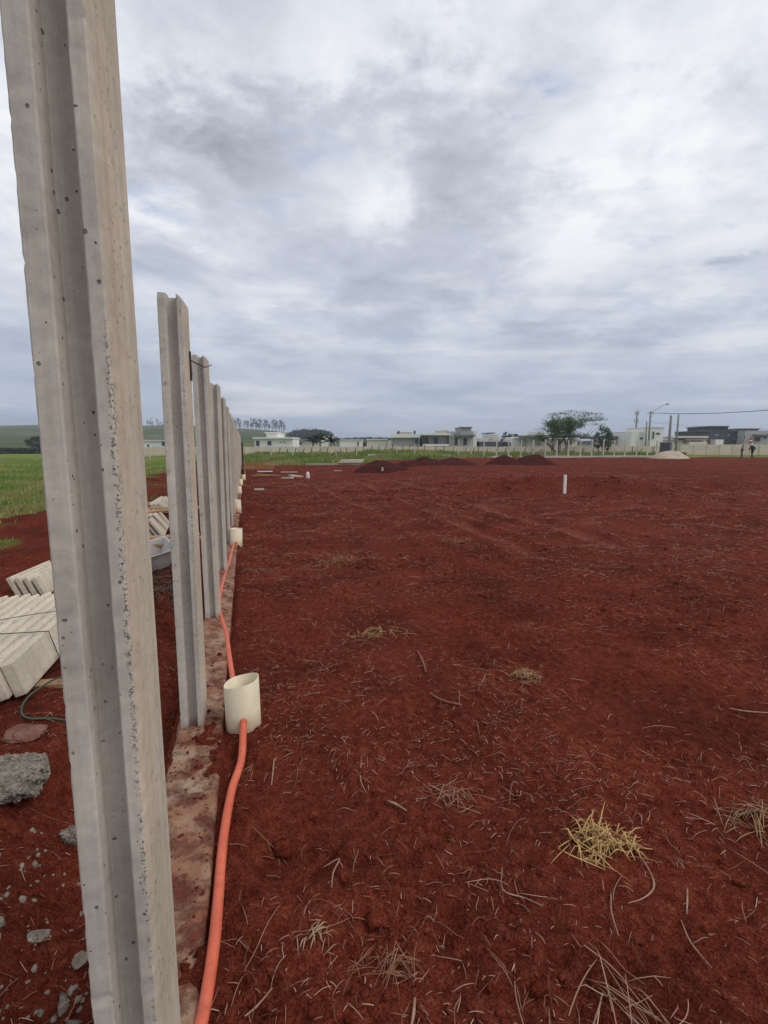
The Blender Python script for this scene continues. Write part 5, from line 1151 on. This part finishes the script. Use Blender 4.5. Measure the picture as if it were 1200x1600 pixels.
# far woods and hedges
def woods(name, px0, px1, ytop, F, depth, label, n, ybase=None):
    P = []
    for i in range(n):
        u = random.random(); F2 = F + random.uniform(0, depth); x = hx(px0 + u * (px1 - px0), F2); z0 = 0.2
        H = (hz(ytop, F) - z0) * (0.72 + .28 * math.sin(math.pi * min(max(u, .03), .97)) ** .4) * random.uniform(.9, 1.04)
        for _ in range(46): P.append((x + random.gauss(0, 1.8), F2 + random.gauss(0, 1.5), z0 + H * (random.random() ** .55)))
    return tag(link(name, leaf_mesh(name, np.array(P), 1.0, (.014, .028, .016), (.035, .055, .03), .6), M['leaf']), label, 'woods', kind='stuff')
woods('far_wood', 454, 517, 670.5, 420, 30, 'dark rounded wood on the skyline above the palms', 150)
woods('far_tree_line', 520, 665, 683.5, 430, 30, 'low distant line of trees over the house roofs', 190)
woods('far_tree_line', 0, 66, 706.2, 120, 3, 'dark hedge line across the green field at the far left', 60)
woods('far_tree_line', 755, 1100, 689, 430, 30, 'faint distant line of trees behind the right-hand houses', 200)

# grass blades
def grass(name, x, y, hmin, hmax, label, w=.012):
    n = len(x); h = rng.uniform(hmin, hmax, n) * (0.6 + .6 * np.clip(pn(x / 1.5, y / 1.5, 80) + .4, 0, 1)); z = G(x, y) - .02; a = rng.uniform(0, 6.28, n); b = rng.uniform(0, 6.28, n); le = rng.uniform(.1, .6, n) * h
    s = np.stack([np.cos(a), np.sin(a), 0 * a], -1) * (w * rng.uniform(.6, 1.4, n))[:, None]; P = np.stack([x, y, z], -1); d = np.stack([np.cos(b) * le, np.sin(b) * le, h], -1)
    V = np.stack([P - s, P + s, P + d * np.array([.35, .35, .6]) + s * .8, P + d, P + d * np.array([.35, .35, .6]) - s * .8], 1); I = np.arange(5 * n).reshape(n, 5)
    me = np_mesh(name, V.reshape(-1, 3), I); m = np.clip(.42 + 1.5 * pn(x / 3.5, y / 3.5, 81) + rng.normal(0, .25, n), 0, 1)[:, None]
    c = np.array((.135, .235, .042)) * (1 - m) + np.array((.33, .30, .12)) * m; c = c * rng.uniform(.7, 1.25, (n, 1)); vcol(me, np.repeat(c, 5, 0)); return tag(link(name, me, M['blade']), label, 'grass', kind='stuff')
n = 52000; d = 10 * (70 / 10) ** rng.random(n); p = rng.uniform(-120, 285, n); y = d; x = (p - 600) / 781.7 * d; k = grass_cover(x, y) > rng.random(n); x, y = x[k], y[k]
grass('field_grass', x, y, .07, .24, 'green field grass on the left of the posts', .014)
n = 52000; y = rng.uniform(41, 67, n); x = rng.uniform(-17, 34, n); k = (grass_cover(x, y) > .35 + .5 * rng.random(n)); x, y = x[k], y[k]
grass('boundary_grass', x, y, .2, .6, 'bright green grass strip in front of the far beige wall', .03)
n = 900; y = rng.uniform(4, 9, n); x = (rng.uniform(-40, 75, n) - 600) / 781.7 * y; k = grass_cover(x, y) > .3; x, y = x[k], y[k]
if len(x): grass('weeds', x, y, .04, .12, 'small weeds sprouting on the red soil at the left', .012)

# ------------------------------------------------------------------ haze
def haze():
    t = bpy.data.materials.new('haze_air'); t.use_nodes = True; N = t.node_tree.nodes; N.clear(); out = N.new('ShaderNodeOutputMaterial'); v = N.new('ShaderNodeVolumePrincipled')
    v.inputs['Color'].default_value = (0.80, 0.88, 1.0, 1); v.inputs['Density'].default_value = HAZE_D; v.inputs['Anisotropy'].default_value = 0.2; t.node_tree.links.new(v.outputs[0], out.inputs['Volume'])
    o = MB().box(-3200, 3200, -100, 5600, -2, 75).build('haze', t); tag(o, 'thin grey-blue air over the distance', 'haze', kind='stuff')
HAZE_D = 0.0005
haze()
